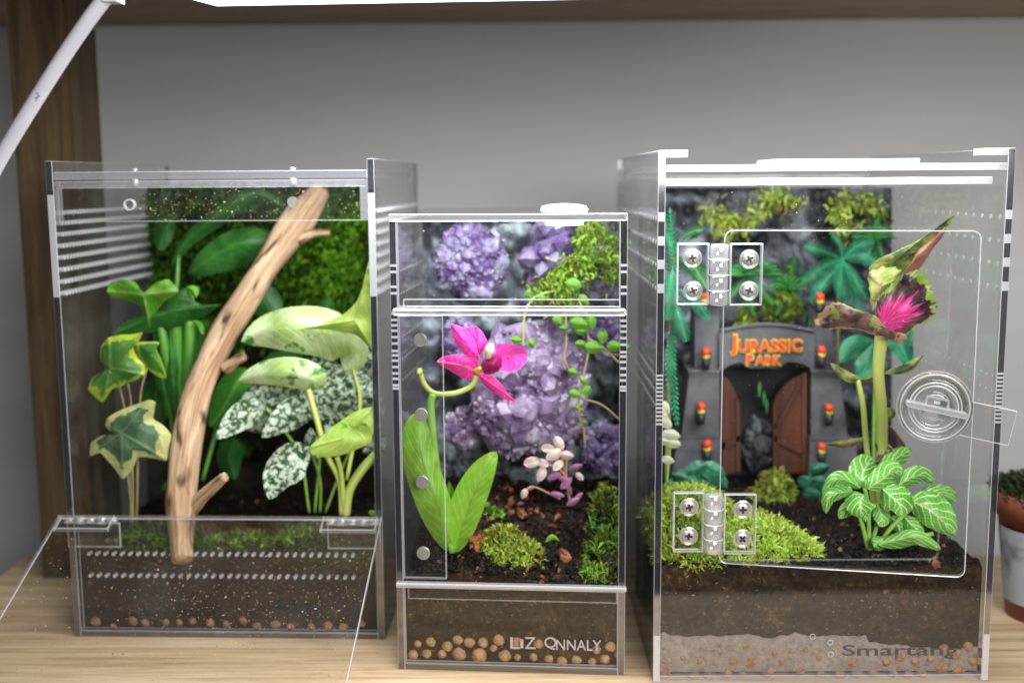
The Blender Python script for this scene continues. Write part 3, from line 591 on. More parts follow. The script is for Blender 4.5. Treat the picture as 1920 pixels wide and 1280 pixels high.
# front frame pane with rounded opening
def rrect(x0,x1,z0,z1,r,n=5):
    o=[]
    for (cx,cz,a0) in ((x1-r,z1-r,0),(x0+r,z1-r,90),(x0+r,z0+r,180),(x1-r,z0+r,270)):
        for i in range(n+1): a=math.radians(a0+90*i/n); o.append((cx+r*math.cos(a),cz+r*math.sin(a)))
    return o
a=L.L(1347,1052,0); c=L.L(1789,427,0); ox0,oz0,ox1,oz1=a.x,a.z,c.x,c.z
def ringpanel(x0,x1,z0,z1,inner,v0,v1):
    n=len(inner); q=n//4; cor=[(x1,z1),(x0,z1),(x0,z0),(x1,z0)]; outr=[]
    for i in range(n):
        outr.append(cor[i//q])
    v=[]
    for vv_ in (v0,v1):
        v+=[(x,vv_,z) for x,z in inner]+[(x,vv_,z) for x,z in cor]
    f=[];m_=[]; s=n+4
    for side in (0,1):
        o=side*s
        for i in range(n):
            j=(i+1)%n; ci,cj=n+i//q,n+j//q
            if ci==cj: f.append((o+i,o+j,o+ci)); m_.append(0)
            else: f.append((o+i,o+j,o+cj,o+ci)); m_.append(0)
    for i in range(n): j=(i+1)%n; f.append((i,j,s+j,s+i)); m_.append(1)
    for i in range(4): j=(i+1)%4; f.append((n+i,n+j,s+n+j,s+n+i)); m_.append(1)
    return v,f,m_
v,f,m_=ringpanel(T+.01,W-T-.01,T+.01,zb0-.02,rrect(ox0,ox1,oz0,oz1,.3),.02,.28)
fp=mesh('front_pane',v,f,[M['pane'],M['edge_bright'],M['frost']],L.o,midx=m_)
specks(fp,.5,W-.5,oz1,zb0-.1,0.015,200,.009,'dust_white',11)
specks(fp,T,W-T,oz0+.2,oz1,0.015,90,.009,'dust_white',12)
# door (ajar)
TH=-.20; dw=(ox1-ox0)+.45; Dm=Matrix.Translation((ox0+.02,-.02,0))@Matrix.Rotation(TH,4,'Z')
loop=rrect(0,dw,oz0+.04,oz1-.04,.32,6); n=len(loop)
v=[Dm@Vector((x,-.0,z)) for x,z in loop]+[Dm@Vector((x,-.28,z)) for x,z in loop]
f=[tuple(range(n)),tuple(range(2*n-1,n-1,-1))]+[(i,(i+1)%n,n+(i+1)%n,n+i) for i in range(n)]
door=mesh('door',v,f,[M['pane'],M['edge_bright']],L.o,midx=[0,0]+[1]*n)
b=MB()
for dvv in (-.285,):
    for i in range(n):
        (x,z1_),(x2,z2_)=loop[i],loop[(i+1)%n]; p=Vector((x,dvv,z1_)); q=Vector((x2,dvv,z2_))
        if (q-p).length<.01: continue
        b.tube([Dm@p,Dm@q],.022,5,steps=1)
b.build('edge_bevel',M['frost'],door)
rr=random.Random(8); b=MB()
for _ in range(260):
    n0=len(b.v); b.blob((0,0,0),.009*rr.uniform(.4,1.4),rr.randrange(999),1,.3); p=Dm@Vector((rr.uniform(.3,dw-.3),-.29,rr.uniform(oz0+.3,oz1-.3)))
    for i in range(n0,len(b.v)): b.v[i]=tuple(Vector(b.v[i])+p)
o=b.build('dust',M['dust_white'],door); tag(o,kind='stuff')
b=MB(); rr=random.Random(31)
for _ in range(75):
    t=rr.random(); q=L.L(1468+65*t+rr.gauss(0,5),474-34*t+rr.gauss(0,5),-.3); b.blob((q.x,-.30-.2*(q.x-ox0)+.0,q.z),.016*rr.uniform(.4,1.5),rr.randrange(99),1,.3)
b.build('water_droplets',M['clear'],door,True)
# hinges
def screw(par,u,v,z_,Mx=None):
    b=MB(); b.lathe((u,v,z_),(0,-1,0),[(.37,0),(.37,.03),(.31,.05),(.27,.01)],24); sh_=b.lathe((u,v-.03,z_),(0,-1,0),[(.35,0),(.375,.02),(.40,0)],24); b.lathe((u,v-.03,z_),(0,-1,0),[(.275,0),(.29,.02),(.305,0)],24); b.build('screw_recess',M['milky'],par,True)
    b=MB(); b.lathe((u,v,z_),(0,-1,0),[(.27,0),(.27,.06),(.24,.09),(.10,.10),(0,.10)],24); o=b.build('screw',M['metal'],par,True); 
    b=MB(); an=R.random()*1.5
    for k in range(2):
        t=an+k*math.pi/2; dx,dz=math.cos(t),math.sin(t); px_,pz=-dz*.05,dx*.05; l=.16; y=v-.104
        b.add([(u-dx*l-px_,y,z_-dz*l-pz),(u+dx*l-px_,y,z_+dz*l-pz),(u+dx*l+px_,y,z_+dz*l+pz),(u-dx*l+px_,y,z_-dz*l+pz)],[(0,1,2,3)])
        b.v=[(x,yy-.001*k if i>=4 else yy,zz) for i,(x,yy,zz) in enumerate(b.v)]
    b.build('screw_slot',M['hole'],par)
    return o
def hinge(x0,y0,x1,y1,bx0,bx1,scr):
    a=L.L(x0,y1,-.3); c=L.L(x1,y0,-.3); b0=L.L(bx0,y0,-.5).x; b1=L.L(bx1,y0,-.5).x; bc=(b0+b1)/2; r=(b1-b0)/2
    b=MB(); n=4; dz=(c.z-a.z)/n
    for i in range(n): b.lathe((bc,-.42,a.z-.03+i*dz+(.02)),(0,0,1),[(0,0),(r*.85,0),(r,.05),(r,dz-.08),(r*.85,dz-.03),(0,dz-.03)],18)
    hg=b.build('hinge',M['milky'],L.o,True)
    b=MB()
    for i in range(1,n): b.lathe((bc,-.42,a.z-.03+i*dz),(0,0,1),[(r*1.02,-.03),(r*1.14,-.015),(r*1.14,.015),(r*1.02,.03)],18)
    b.build('knuckle_ring',M['frost'],hg,True)
    b=MB(); b.bbox(a.x,b0-.03,-.34,-.02,a.z,c.z,.05,0,2); b.build('hinge_plate',[M['pane'],M['edge_bright'],M['frost']],hg)
    b=MB(); b.bbox(b1+.05,c.x,-.62,-.32,a.z,c.z,.05,0,2); b.build('hinge_plate',[M['pane'],M['edge_bright'],M['frost']],hg)
    for (px,py) in scr:
        q=L.L(px,py,-.35); left=q.x<bc; screw(hg,q.x,-.345 if left else -.625,q.z)
    b=MB(); t=.024
    for (xa_,xb_,yv) in ((a.x,b0-.03,-.345),(b1+.05,c.x,-.625)):
        b.box(xa_,xb_,yv-.01,yv,a.z,a.z+t); b.box(xa_,xb_,yv-.01,yv,c.z-t,c.z); b.box(xa_,xa_+t,yv-.01,yv,a.z+t,c.z-t); b.box(xb_-t,xb_,yv-.01,yv,a.z+t,c.z-t)
    b.build('plate_rim',M['frost'],hg)
hinge(1269,455,1428,572,1333,1367,((1298,484),(1402,485),(1299,545),(1401,544)))
hinge(1262,922,1416,1034,1323,1356,((1292,950),(1390,951),(1291,1004),(1389,1005)))
# latch knob on the door
def doorpt(px,py):
    o=L.Inv@Vector((0,0,CZ)); d=L.Inv.to_3x3()@ray(px,py); Di=Dm.inverted(); o=Di@o; d=Di.to_3x3()@d; t=(-.28-o.y)/d.y; return o+d*t
q=doorpt(1752,762); kc=q; ax=(0,-1,0)
def dv(b): b.v=[tuple(Dm@Vector(v)) for v in b.v]; return b
kr=1.44
b=MB(); b.lathe((kc.x,-.29,kc.z),ax,[(0,0),(kr,0),(kr,.12),(kr*.96,.16),(kr*.90,.16),(kr*.88,.08),(kr*.70,.08),(kr*.68,.2),(kr*.62,.22),(kr*.58,.1),(kr*.36,.1),(kr*.34,.16),(0,.16)],56); kn=dv(b).build('latch_knob',M['clear'],door,True)
b=MB()
for r_,h_ in ((kr*.99,.10),(kr*.91,.17),(kr*.69,.20),(kr*.60,.22),(kr*.35,.17)): b.lathe((kc.x,-.29-h_,kc.z),ax,[(r_-.03,0),(r_,.03),(r_+.03,0)],56)
dv(b).build('moulded_ring',M['frost'],kn,True)
Kr=Matrix.Translation((kc.x,-.29,kc.z))@Matrix.Rotation(math.radians(11),4,'Y')
b=MB(); b.bbox(-1.15,1.15,-.75,-.1,-.10,.10,.03,0,0); b.v=[tuple(Kr@Vector(v)) for v in b.v]; dv(b).build('grip_bar',[M['milky'],M['milky']],kn)
b=MB()
for zz in (-.10,.10): b.tube([(-1.12,-.76,zz),(1.12,-.76,zz)],.02,5,steps=1)
b.box(-.42,.42,-.4,-.2,-.44,-.36); b.box(-.42,.42,-.4,-.2,.36,.44); b.box(-.44,-.38,-.4,-.2,-.35,.35); b.box(.38,.44,-.4,-.2,-.35,.35)
b.v=[tuple(Kr@Vector(v)) for v in b.v]; dv(b).build('square_boss',M['milky'],kn)
b=MB(); b.bbox(1.15,3.05,-.05,.07,-.92,.52,.03,0,2); b.v=[tuple(Kr@Vector(v)) for v in b.v]; dv(b).build('latch_tab',[M['pane'],M['frost'],M['frost']],kn)
wordpx(L,'Smartang',1579,1235,1797,1207,'ink',L.o,.010,.285,.002)
b=MB()
for (px,py) in ((1524,1193),(1557,1204),(1558,1226)):
    q=L.L(px,py,0); b.lathe((q.x,.019,q.z),(0,-1,0),[(.09,.0),(.11,.02),(.13,.0)],16)
b.build('drilled_hole',M['frost'],fp)

# ------------------------------------------------------------------ substrate
def soil(name,label,L,x0,x1,v0,v1,zb,ztopf,seed,crumbs=900,cr=.12,kind='stuff',side='soil_side'):
    nx,ny=60,40; b=MB(); g=[]
    def h(u,v): return ztopf(u,v)+.28*noise.noise(Vector((u*.8,v*.8,seed)))+.15*noise.noise(Vector((u*2.6,v*2.6,seed+5)))
    vs=[];f=[]
    for j in range(ny+1):
        for i in range(nx+1):
            u=x0+(x1-x0)*i/nx; v=v0+(v1-v0)*j/ny; vs.append(L.W_(u,v,h(u,v)))
    for j in range(ny):
        for i in range(nx): f.append((j*(nx+1)+i,j*(nx+1)+i+1,(j+1)*(nx+1)+i+1,(j+1)*(nx+1)+i))
    b.add(vs,f,0)
    per=[(i,0) for i in range(nx)]+[(nx,j) for j in range(ny)]+[(i,ny) for i in range(nx,0,-1)]+[(0,j) for j in range(ny,0,-1)]
    vs=[];f=[];n=len(per)
    for (i,j) in per:
        u=x0+(x1-x0)*i/nx; v=v0+(v1-v0)*j/ny; vs+= [L.W_(u,v,zb),L.W_(u,v,h(u,v))]
    f=[(2*k,2*((k+1)%n),2*((k+1)%n)+1,2*k+1) for k in range(n)]; b.add(vs,f,1)
    rr=random.Random(seed)
    for k in range(420):
        u=rr.uniform(x0+.1,x1-.1); zz=rr.uniform(zb+.3,h(u,v0)-.1); r=rr.uniform(.015,.045); b.blob(L.W_(u,v0+.0,zz),r,k,1,.5,2 if rr.random()<.55 else 0,sq=(rr.uniform(1,3.2),.5,rr.uniform(.5,1.2)))
    for k in range(crumbs if name else 0):
        u=rr.uniform(x0+.1,x1-.1); v=v0+.1+(v1-v0-.2)*rr.random()**1.3; r=cr*rr.uniform(.35,1.2)*(1.7 if rr.random()<.06 else 1); b.blob(L.W_(u,v,h(u,v)+r*.3),r,k,1,.5,2 if rr.random()<.07 else 0,sq=(1,rr.uniform(.5,1),rr.uniform(.5,1)))
    o=b.build(name,[M['soil_top'],M[side],M['bark']],None,False,org=L.W_((x0+x1)/2,(v0+v1)/2,zb)); tag(o,label,'soil',kind=kind)
    return h
zl_f=LT.L(400,1035,.5).z
hL=soil('potting_soil','dark brown potting soil behind the folded flap of the driftwood terrarium',LT,.36,LT.W-.36,.38,15.2,.34,lambda u,v:zl_f-.1-.05*v*.3,1,900,side='soil_dark')
zm_f=MT.L(960,1092,.4).z
hM=soil('potting_soil','damp dark crumbly soil in the narrow orchid terrarium',MT,.34,MT.W-.34,.33,9.8,.34,lambda u,v:zm_f+.05+.27*v+ .2*math.sin(u*.6),2,2600,.15)
zr_f=RT.L(1600,1062,.4).z
hR=soil('potting_soil','dark brown soil filling the lower third of the large terrarium',RT,.34,RT.W-.34,.36,18.8,.34,lambda u,v:zr_f+.015*v,3,2600,.14)
# grey mineral layer in the right tank (irregular top)
b=MB(); vs=[];f=[]; n=90; zt_=[]
for i in range(n+1):
    u=.33+(RT.W-.66)*i/n; px=1235+620*i/n
    base=RT.L(px,1192 if px<1640 else 1205+ (px-1640)*.08,.3).z if px<1780 else RT.L(px,1215,.3).z
    zz=base+.22*noise.noise(Vector((u*.9,0,3)))+.12*noise.noise(Vector((u*3,0,9))); zt_.append(zz)
    vs+=[RT.W_(u,.31,.34),RT.W_(u,.31,zz-.1),RT.W_(u,.345,zz),RT.W_(u,.5,zz)]
f=[(4*i+k,4*(i+1)+k,4*(i+1)+k+1,4*i+k+1) for i in range(n) for k in range(3)]; b.add(vs,f)
o=b.build('mineral_layer',M['film'],None,True,org=RT.W_(5,.4,.34)); tag(o,'pale grey clay dust layer along the bottom of the large terrarium','clay layer',kind='stuff')
# clay balls
def clayballs(L,spots,v,label,group,mt='clay'):
    proto=None
    for (px,py,r) in spots:
        q=L.L(px,py,v); rc=r*v_scale(L,v); w_=L.W_(q.x,v+rc*.58,q.z)
        if proto is None:
            bb=MB(); bb.blob((0,0,0),1,33,3,.10,sq=(1,.85,.95)); proto=bb.build('clay_ball',M[mt],None,True,org=Vector((0,0,0))); o=proto
        else: o=proto.copy(); C.objects.link(o)
        o.location=w_*.01; o.scale=(rc,rc,rc); o.rotation_euler=(R.uniform(-.4,.4),R.uniform(-3,3),R.uniform(-.4,.4)); tag(o,label,'clay ball',group)
def v_scale(L,v): return (L.W_(0,v,0).y)/F
sp=[(774,1228,13),(800,1225,12),(829,1226,11),(860,1226,17),(899,1229,20),(946,1229,16),(1000,1232,10),(1029,1236,11),(1053,1239,12),(1081,1238,12),(1110,1240,10),(1134,1236,13),(808,1203,12),(838,1211,13),(858,1200,12),(880,1205,13),(905,1205,13),(934,1200,14),(925,1215,9),(968,1204,14),(1145,1212,13),(1119,1218,11),(1010,1207,12),(783,1207,9),(970,1232,8),(1158,1226,9)]
clayballs(MT,sp,.30,'round orange brown clay ball in the layer at the foot of the narrow terrarium','clay balls in the narrow terrarium')
sp=[(1245,1262,17),(1247,1240,8),(1281,1233,9),(1311,1240,9),(1302,1267,12),(1328,1268,11),(1364,1262,13),(1378,1240,10),(1398,1210,9),(1391,1262,10),(1410,1240,13),(1440,1260,14),(1452,1225,10),(1466,1240,11),(1482,1220,9),(1500,1258,12),(1512,1218,9),(1535,1232,10),(1539,1262,9),(1575,1263,12),(1594,1240,11),(1608,1263,12),(1637,1260,11),(1662,1240,13),(1676,1262,11),(1688,1232,14),(1704,1265,12),(1716,1240,13),(1730,1262,14),(1745,1236,12),(1764,1252,17),(1770,1215,11),(1798,1256,16),(1815,1213,13),(1793,1228,14),(1825,1240,13),(1840,1258,12),(1840,1225,10)]
clayballs(RT,sp,.325,'dusty brown clay ball in the grey layer at the foot of the large terrarium','clay balls in the large terrarium','clay_dusty')
sp=[(180+i*31+R.uniform(-8,8),1172+R.uniform(-9,6),11+R.uniform(-2,2)) for i in range(17)]
clayballs(LT,sp,.36,'muted brown clay ball behind the folded flap of the driftwood terrarium','clay balls in the driftwood terrarium','clay_dusty')
# bark chips and driftwood splinters
for (px,py,D,r,lb) in ((893,1012,49.0,.5,'large orange bark chip at the base of the orchid leaves'),(978,962,53,.35,'small orange bark chip on soil under the white pink plant'),(1060,1040,48.6,.33,'reddish brown bark chip beside the soil rim, lower right of the moss cushion'),(957,940,54,.22,'tiny orange bark chip farthest back on the soil')):
    b=MB(); p=P(px,py,D); b.blob(p,r,int(px),3,.5,sq=(1,.6,.55)); o=b.build('bark_chip',M['bark'],None,False,org=p); tag(o,lb,'bark chip','loose bark chips')

# ------------------------------------------------------------------ moss surfaces
def mosswall(name,label,cat,x0,x1,y0,y1,D,n,mt,L_,W_,fn=lambda x,y:0,base=lambda x,y:0,nrm=(0,-1,-.2),back=True,seed=1,k=1,spread=.7,keep=lambda x,y:True,thick=.8):
    rr=random.Random(seed); b=MB()
    if back:
        nx,ny=40,50; vs=[]
        for j in range(ny+1):
            for i in range(nx+1):
                x=x0+(x1-x0)*i/nx; y=y0+(y1-y0)*j/ny; vs.append(P(x,y,D+.1-thick*.5*noise.noise(Vector((x*.02,y*.02,seed)))-fn(x,y)))
        b.add(vs,[(j*(nx+1)+i,j*(nx+1)+i+1,(j+1)*(nx+1)+i+1,(j+1)*(nx+1)+i) for j in range(ny) for i in range(nx)],1,.1)
        e=[P(x0,y0,D+1.2),P(x1,y0,D+1.2),P(x1,y1,D+1.2),P(x0,y1,D+1.2)]; b.add(e,[(0,1,2,3)],1,.1)
    for _ in range(n):
        x=rr.uniform(x0,x1); y=rr.uniform(y0,y1)
        if not keep(x,y): continue
        p=P(x,y,D-thick*.5*noise.noise(Vector((x*.02,y*.02,seed)))-fn(x,y)); blades(b,p,nrm,L_,W_,k,spread,rr,base(x,y))
    o=b.build(name,[M[mt],M['dark_back']],None,False,org=P((x0+x1)/2,y1,D),rnd=True); tag(o,label,cat,kind='stuff'); return o
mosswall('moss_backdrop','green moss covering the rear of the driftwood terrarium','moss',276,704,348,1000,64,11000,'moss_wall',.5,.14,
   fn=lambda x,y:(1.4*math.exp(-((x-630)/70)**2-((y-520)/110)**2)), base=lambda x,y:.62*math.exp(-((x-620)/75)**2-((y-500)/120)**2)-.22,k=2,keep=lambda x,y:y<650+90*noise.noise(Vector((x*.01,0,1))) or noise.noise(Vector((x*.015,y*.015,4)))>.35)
def mossground(name,label,L,pts,n,mt,Ln,Wd,hfun,mound,seed,spread=.6,base=0,r=None):
    """pts: (u,v,ru,rv) ellipses in local cm"""
    rr=random.Random(seed); b=MB(); c0=None
    for (u0,v0,ru,rv,hh) in pts:
        vs=[];f=[]; K=20; J=8
        for j in range(J+1):
            for i in range(K):
                a=2*math.pi*i/K; q=j/J; u=u0+ru*q*math.cos(a); v=v0+rv*q*math.sin(a); u=min(max(u,.4),L.W-.4); v=max(v,.38); zz=hfun(u,v)+hh*(1-q*q)-.15; vs.append(L.W_(u,v,zz))
        f=[(j*K+i,j*K+(i+1)%K,(j+1)*K+(i+1)%K,(j+1)*K+i) for j in range(J) for i in range(K)]; b.add(vs,f,1,.1)
        for _ in range(int(n*ru*rv)):
            a=rr.random()*6.28; q=math.sqrt(rr.random())*1.03; u=u0+ru*q*math.cos(a); v=v0+rv*q*math.sin(a); zz=hfun(u,v)+hh*(1-q*q)-.1
            u=min(max(u,.42),L.W-.42); v=max(v,.4)
            tone=.4*noise.noise(Vector((u*1.1,v*1.1,seed)))
            blades(b,L.W_(u,v,zz),(0.3*math.cos(a)*q,-.25+.3*math.sin(a)*q,1),Ln,Wd,2,spread,rr,base+tone)
    u0,v0=pts[0][:2]; o=b.build(name,[M[mt],M['soil_top']],None,False,org=L.W_(u0,v0,hfun(u0,v0)),rnd=True); tag(o,label,'moss',kind='stuff')
RW=RT.W
mossground('moss_mound','bright yellow green moss mound spread under the lower door hinge',RT,[(2.2,4.4,3.0,3.9,2.2),(4.6,3.4,2.6,2.6,1.3),(1.6,1.8,1.4,1.3,.9),(6.2,2.6,1.5,1.6,.6)],420,'moss_yel',.46,.075,hR,1,4,base=.12)
mossground('moss_tuft','round green moss tuft in front of the gateway doors',RT,[(RT.L(1455,905,10).x,10.5,1.0,.9,1.2)],420,'moss_yel',.55,.09,hR,1,5)
q=MT.L(945,1025,2.3)
mossground('moss_cushion','yellow green moss cushion on the soil in front of the orchid leaf',MT,[(q.x,2.6,1.15,1.0,.8),(q.x+1.2,2.2,.6,.6,.5),(q.x+.9,1.2,.4,.35,.3)],600,'moss_yel',.42,.07,hM,1,6)
q=MT.L(1130,1000,2.2)
mossground('moss_clump','emerald and yellow moss growing up the right glass of the narrow terrarium',MT,[(q.x+.1,2.2,.8,1.3,1.3),(q.x+.1,3.8,.8,1.4,2.4),(q.x-.5,.9,.5,.5,.4),(q.x-.5,2.6,.4,.6,.4)],300,'moss_green',.52,.085,hM,1,7)
q=MT.L(920,950,5); mossground('moss_sprig','small green moss sprig behind the orchid leaf',MT,[(q.x,5.2,.45,.5,.4)],400,'moss_green',.35,.10,hM,1,8)
mossground('moss_patch','dull green moss patches on the soil around the driftwood foot',LT,[(3.2,3,2.2,2.4,.5),(7.5,2.2,1.8,1.6,.5),(10.3,3.2,1.5,1.5,.4)],90,'moss_wall',.38,.10,hL,1,9,base=-.12)

# ------------------------------------------------------------------ rock backdrops
def rockwall(name,label,pts,D,mt,seed,amp,top=None):
    x0,x1,y0,y1=pts; nx,ny=110,90; vs=[]; rr=random.Random(seed)
    for j in range(ny+1):
        for i in range(nx+1):
            x=x0+(x1-x0)*i/nx; y=y0+(y1-y0)*j/ny; q=Vector((x*.018,y*.018,seed)); c=noise.cell(q*.9)
            vo=noise.voronoi(q*.8)[0]; d=vo[1]-vo[0]
            vs.append(P(x,y,D-amp*(min(d*1.6,.8)+.35*noise.fractal(q*2,1,2,4))))
    f=[(j*(nx+1)+i,j*(nx+1)+i+1,(j+1)*(nx+1)+i+1,(j+1)*(nx+1)+i) for j in range(ny) for i in range(nx)]
    b=MB(); b.add(vs,f)
    k=len(b.v); b.add([P(x0,y0,D+.5),P(x1,y0,D+.5),P(x1,y1,D+.5),P(x0,y1,D+.5)],[(3,2,1,0)])
    a,c,e,g=0,nx,(ny+1)*(nx+1)-1,ny*(nx+1)
    b.f+=[(a,c,k+1,k),(c,e,k+2,k+1),(e,g,k+3,k+2),(g,a,k,k+3)]; b.m+=[0]*4
    o=b.build(name,M[mt],None,True,org=P((x0+x1)/2,y1,D)); tag(o,label,'rock wall'); return o
rockwall('rock_backdrop','dark grey rock wall lining the back of the large terrarium',(1240,1672,352,1000),62.5,'rock',11,1.8)
rockwall('rock_backdrop','blue grey rock wall behind the purple crystals of the narrow terrarium',(792,1158,412,935),57.0,'rock_mid',12,1.3)
def hexcrystal(b,p,d,r,Ln,rr):
    d=d.normalized(); a=d.orthogonal().normalized(); c=d.cross(a); th=rr.random()*6; k=rr.random()
    ring=lambda s,h:[p+d*h+(a*math.cos(th+i*math.pi/3)+c*math.sin(th+i*math.pi/3))*r*s*(1+.12*((i*7)%3-1)) for i in range(6)]
    v=ring(1,0)+ring(.98,Ln*.55)+[p+d*Ln+(a*rr.uniform(-.2,.2)+c*rr.uniform(-.2,.2))*r]
    f=[(i,(i+1)%6,6+(i+1)%6,6+i) for i in range(6)]+[(6+i,6+(i+1)%6,12) for i in range(6)]
    b.add(v,f,0,k)
def cluster(label,px,py,D,rx,ry,rz_,n,cr,mt,seed,rng=(.45,1.45),tall=1.1,soft=.72):
    rr=random.Random(seed); b=MB(); c=P(px,py,D); b.blob((0,0,0),1,seed,3,.25,1); b.m=[0]*len(b.m); b.a=[.2]*len(b.a); b.v=[tuple(Vector((v[0]*rx*.9,v[1]*rz_*.9,v[2]*ry*.9))+c) for v in b.v]
    for i in range(n):
        t=i+.5; ph=math.acos(1-2*t/n); th=math.pi*(1+5**.5)*t; d=Vector((math.cos(th)*math.sin(ph),math.sin(th)*math.sin(ph),math.cos(ph)))
        if d.y>.45: continue
        e=1+.22*noise.noise(d*1.7+Vector((seed,0,0))); p=c+Vector((d.x*rx,d.y*rz_,d.z*ry))*e*.85; nn=Vector((d.x/rx,d.y/rz_,d.z/ry)).normalized()+Vector((rr.gauss(0,.22),rr.gauss(0,.22),rr.gauss(0,.22)))
        r=cr*rr.uniform(*rng)
        if rr.random()<soft: 
            b.blob(p-nn.normalized()*r*.55,r*1.3,seed*1000+i,2,.28,0,rr.random(),sq=(1,1,rr.uniform(.8,1.25)))
        else: hexcrystal(b,p-nn.normalized()*r*.3,nn,r,r*tall*rr.uniform(.7,1.2),rr)
    for i in range(n*3):
        th=rr.random()*6.283; z_=rr.uniform(-1,1); q_=math.sqrt(1-z_*z_); d=Vector((q_*math.cos(th),q_*math.sin(th),z_))
        if d.y>.2: continue
        e=1+.22*noise.noise(d*1.7+Vector((seed,0,0))); p=c+Vector((d.x*rx,d.y*rz_,d.z*ry))*e*rr.uniform(.86,.98); nn=Vector((d.x/rx,d.y/rz_,d.z/ry)).normalized()+Vector((rr.gauss(0,.4),rr.gauss(0,.4),rr.gauss(0,.4))); r=cr*rr.uniform(.15,.36); hexcrystal(b,p,nn,r,r*2.2,rr)
    o=b.build('amethyst_cluster',[M[mt],M['rock']],None,False,org=c-Vector((0,0,ry)),rnd=True); tag(o,label,'crystal','amethyst crystals'); return o
cluster('largest rounded grey purple amethyst cluster in the centre behind the orchid flower',988,728,54.4,3.0,3.25,1.5,230,.46,'amethyst',3)
cluster('violet amethyst patch high on the left of the narrow terrarium',883,490,56,1.75,1.85,.6,150,.30,'amethyst_deep',4)
cluster('pale striped amethyst point under the white vent cap',1036,468,55.6,.95,1.35,.6,30,.42,'amethyst_deep',5,tall=2,soft=.1)
cluster('small deep violet amethyst patch low on the right behind the hanging vine tip',1128,838,55.6,1.0,1.35,.5,90,.24,'amethyst_deep',6)
cluster('small violet amethyst patch at the right edge beside the round leaves',1130,630,56,.9,1.1,.5,80,.22,'amethyst_deep',7)
cluster('violet amethyst at upper right beneath the hanging moss',1118,520,56,.9,1.0,.5,60,.26,'amethyst_deep',8)
cluster('small violet amethyst patch left of the orchid flower',862,640,56.2,.9,1.2,.45,70,.26,'amethyst_deep',9)
cluster('grey violet crystals low on the left behind the orchid leaf',880,800,56,1.3,1.0,.5,80,.28,'amethyst',10)

# hanging moss (middle)
def strands(name,label,paths,mt,n,Ln,Wd,seed,base=0,w=18):
    rr=random.Random(seed); b=MB()
    for pts in paths:
        c=catmull([Vector(p) for p in pts],30)
        for _ in range(n):
            t=rr.random(); q=c[int(t*29.99)]; x=q.x+rr.gauss(0,w*.5); y=q.y+rr.gauss(0,w*.5); blades(b,P(x,y,q.z+rr.uniform(-.3,.3)),(0,-.6,-.4),Ln,Wd,2,.9,rr,base)
    o=b.build(name,M[mt],None,False,org=P(*paths[0][0]),rnd=True); tag(o,label,'moss',kind='stuff')
strands('hanging_moss','green and rusty moss hanging at upper right of the narrow terrarium',[[(1130,425,55),(1100,440,54.6),(1075,500,54.2),(1060,560,53.8)],[(1110,440,55),(1090,480,54),(1080,530,53.5)],[(1140,440,55),(1145,490,54.5),(1150,520,54)],[(1075,500,54),(1035,530,53.6),(1015,560,53.2)],[(1050,540,53.4),(1070,580,53.2)]],'moss_hang',230,.36,.10,21,w=26)
# moss on the right rock
strands('rock_moss','yellow green moss patches across the upper dark rock wall',[[(1325,395,60.3),(1370,410,60.2),(1440,392,60.3)],[(1350,430,60.3),(1400,420,60.2)],[(1560,380,60.3),(1620,375,60.4),(1650,400,60.5)],[(1570,400,60.3),(1590,430,60.2)],[(1430,370,60.5),(1490,380,60.5)]],'moss_yel',120,.4,.12,22,w=20)
strands('rock_moss','rusty brown moss strands on the rocks above the gateway arch',[[(1470,520,60),(1480,560,59.6),(1500,590,59.4)],[(1395,590,59.5),(1400,610,59.2)],[(1440,560,60),(1460,590,60)]],'moss_hang',120,.4,.12,23,base=-.1,w=16)

# ------------------------------------------------------------------ driftwood
dw_=thing('driftwood_branch','peeled pale brown driftwood branch leaning diagonally through the left terrarium','driftwood',P(345,1050,52.4))
b=MB(); b.tube(T3((343,1049,51.5),(341,1005,52.2),(340,930,52.6),(349,830,53.2),(371,730,54.2),(414,640,55.3),(470,545,56.6),(522,465,57.8),(565,405,58.9),(600,358,59.8)),[.52,.58,.75,.67,.69,.65,.68,.72,.76,.56],28,steps=110,wob=.24,seed=3); b.build('trunk',M['driftwood'],dw_,True)
b=MB(); b.tube(T3((352,960,52.7),(378,932,52.3),(404,908,51.9),(421,893,51.6)),[.40,.30,.26,.22],12,steps=20,wob=.25,seed=5); b.build('side_branch',M['driftwood'],dw_,True)
b=MB(); b.tube(T3((425,690,54.8),(440,678,54.6),(459,668,54.4)),[.4,.26,.20],12,steps=12,wob=.3,seed=6); b.build('twig_stub',M['driftwood'],dw_,True)
b=MB(); b.tube(T3((560,450,58.2),(590,438,58.2),(618,437,58.2)),[.32,.22,.15],10,steps=12,wob=.3,seed=7); b.build('twig_stub',M['driftwood'],dw_,True)

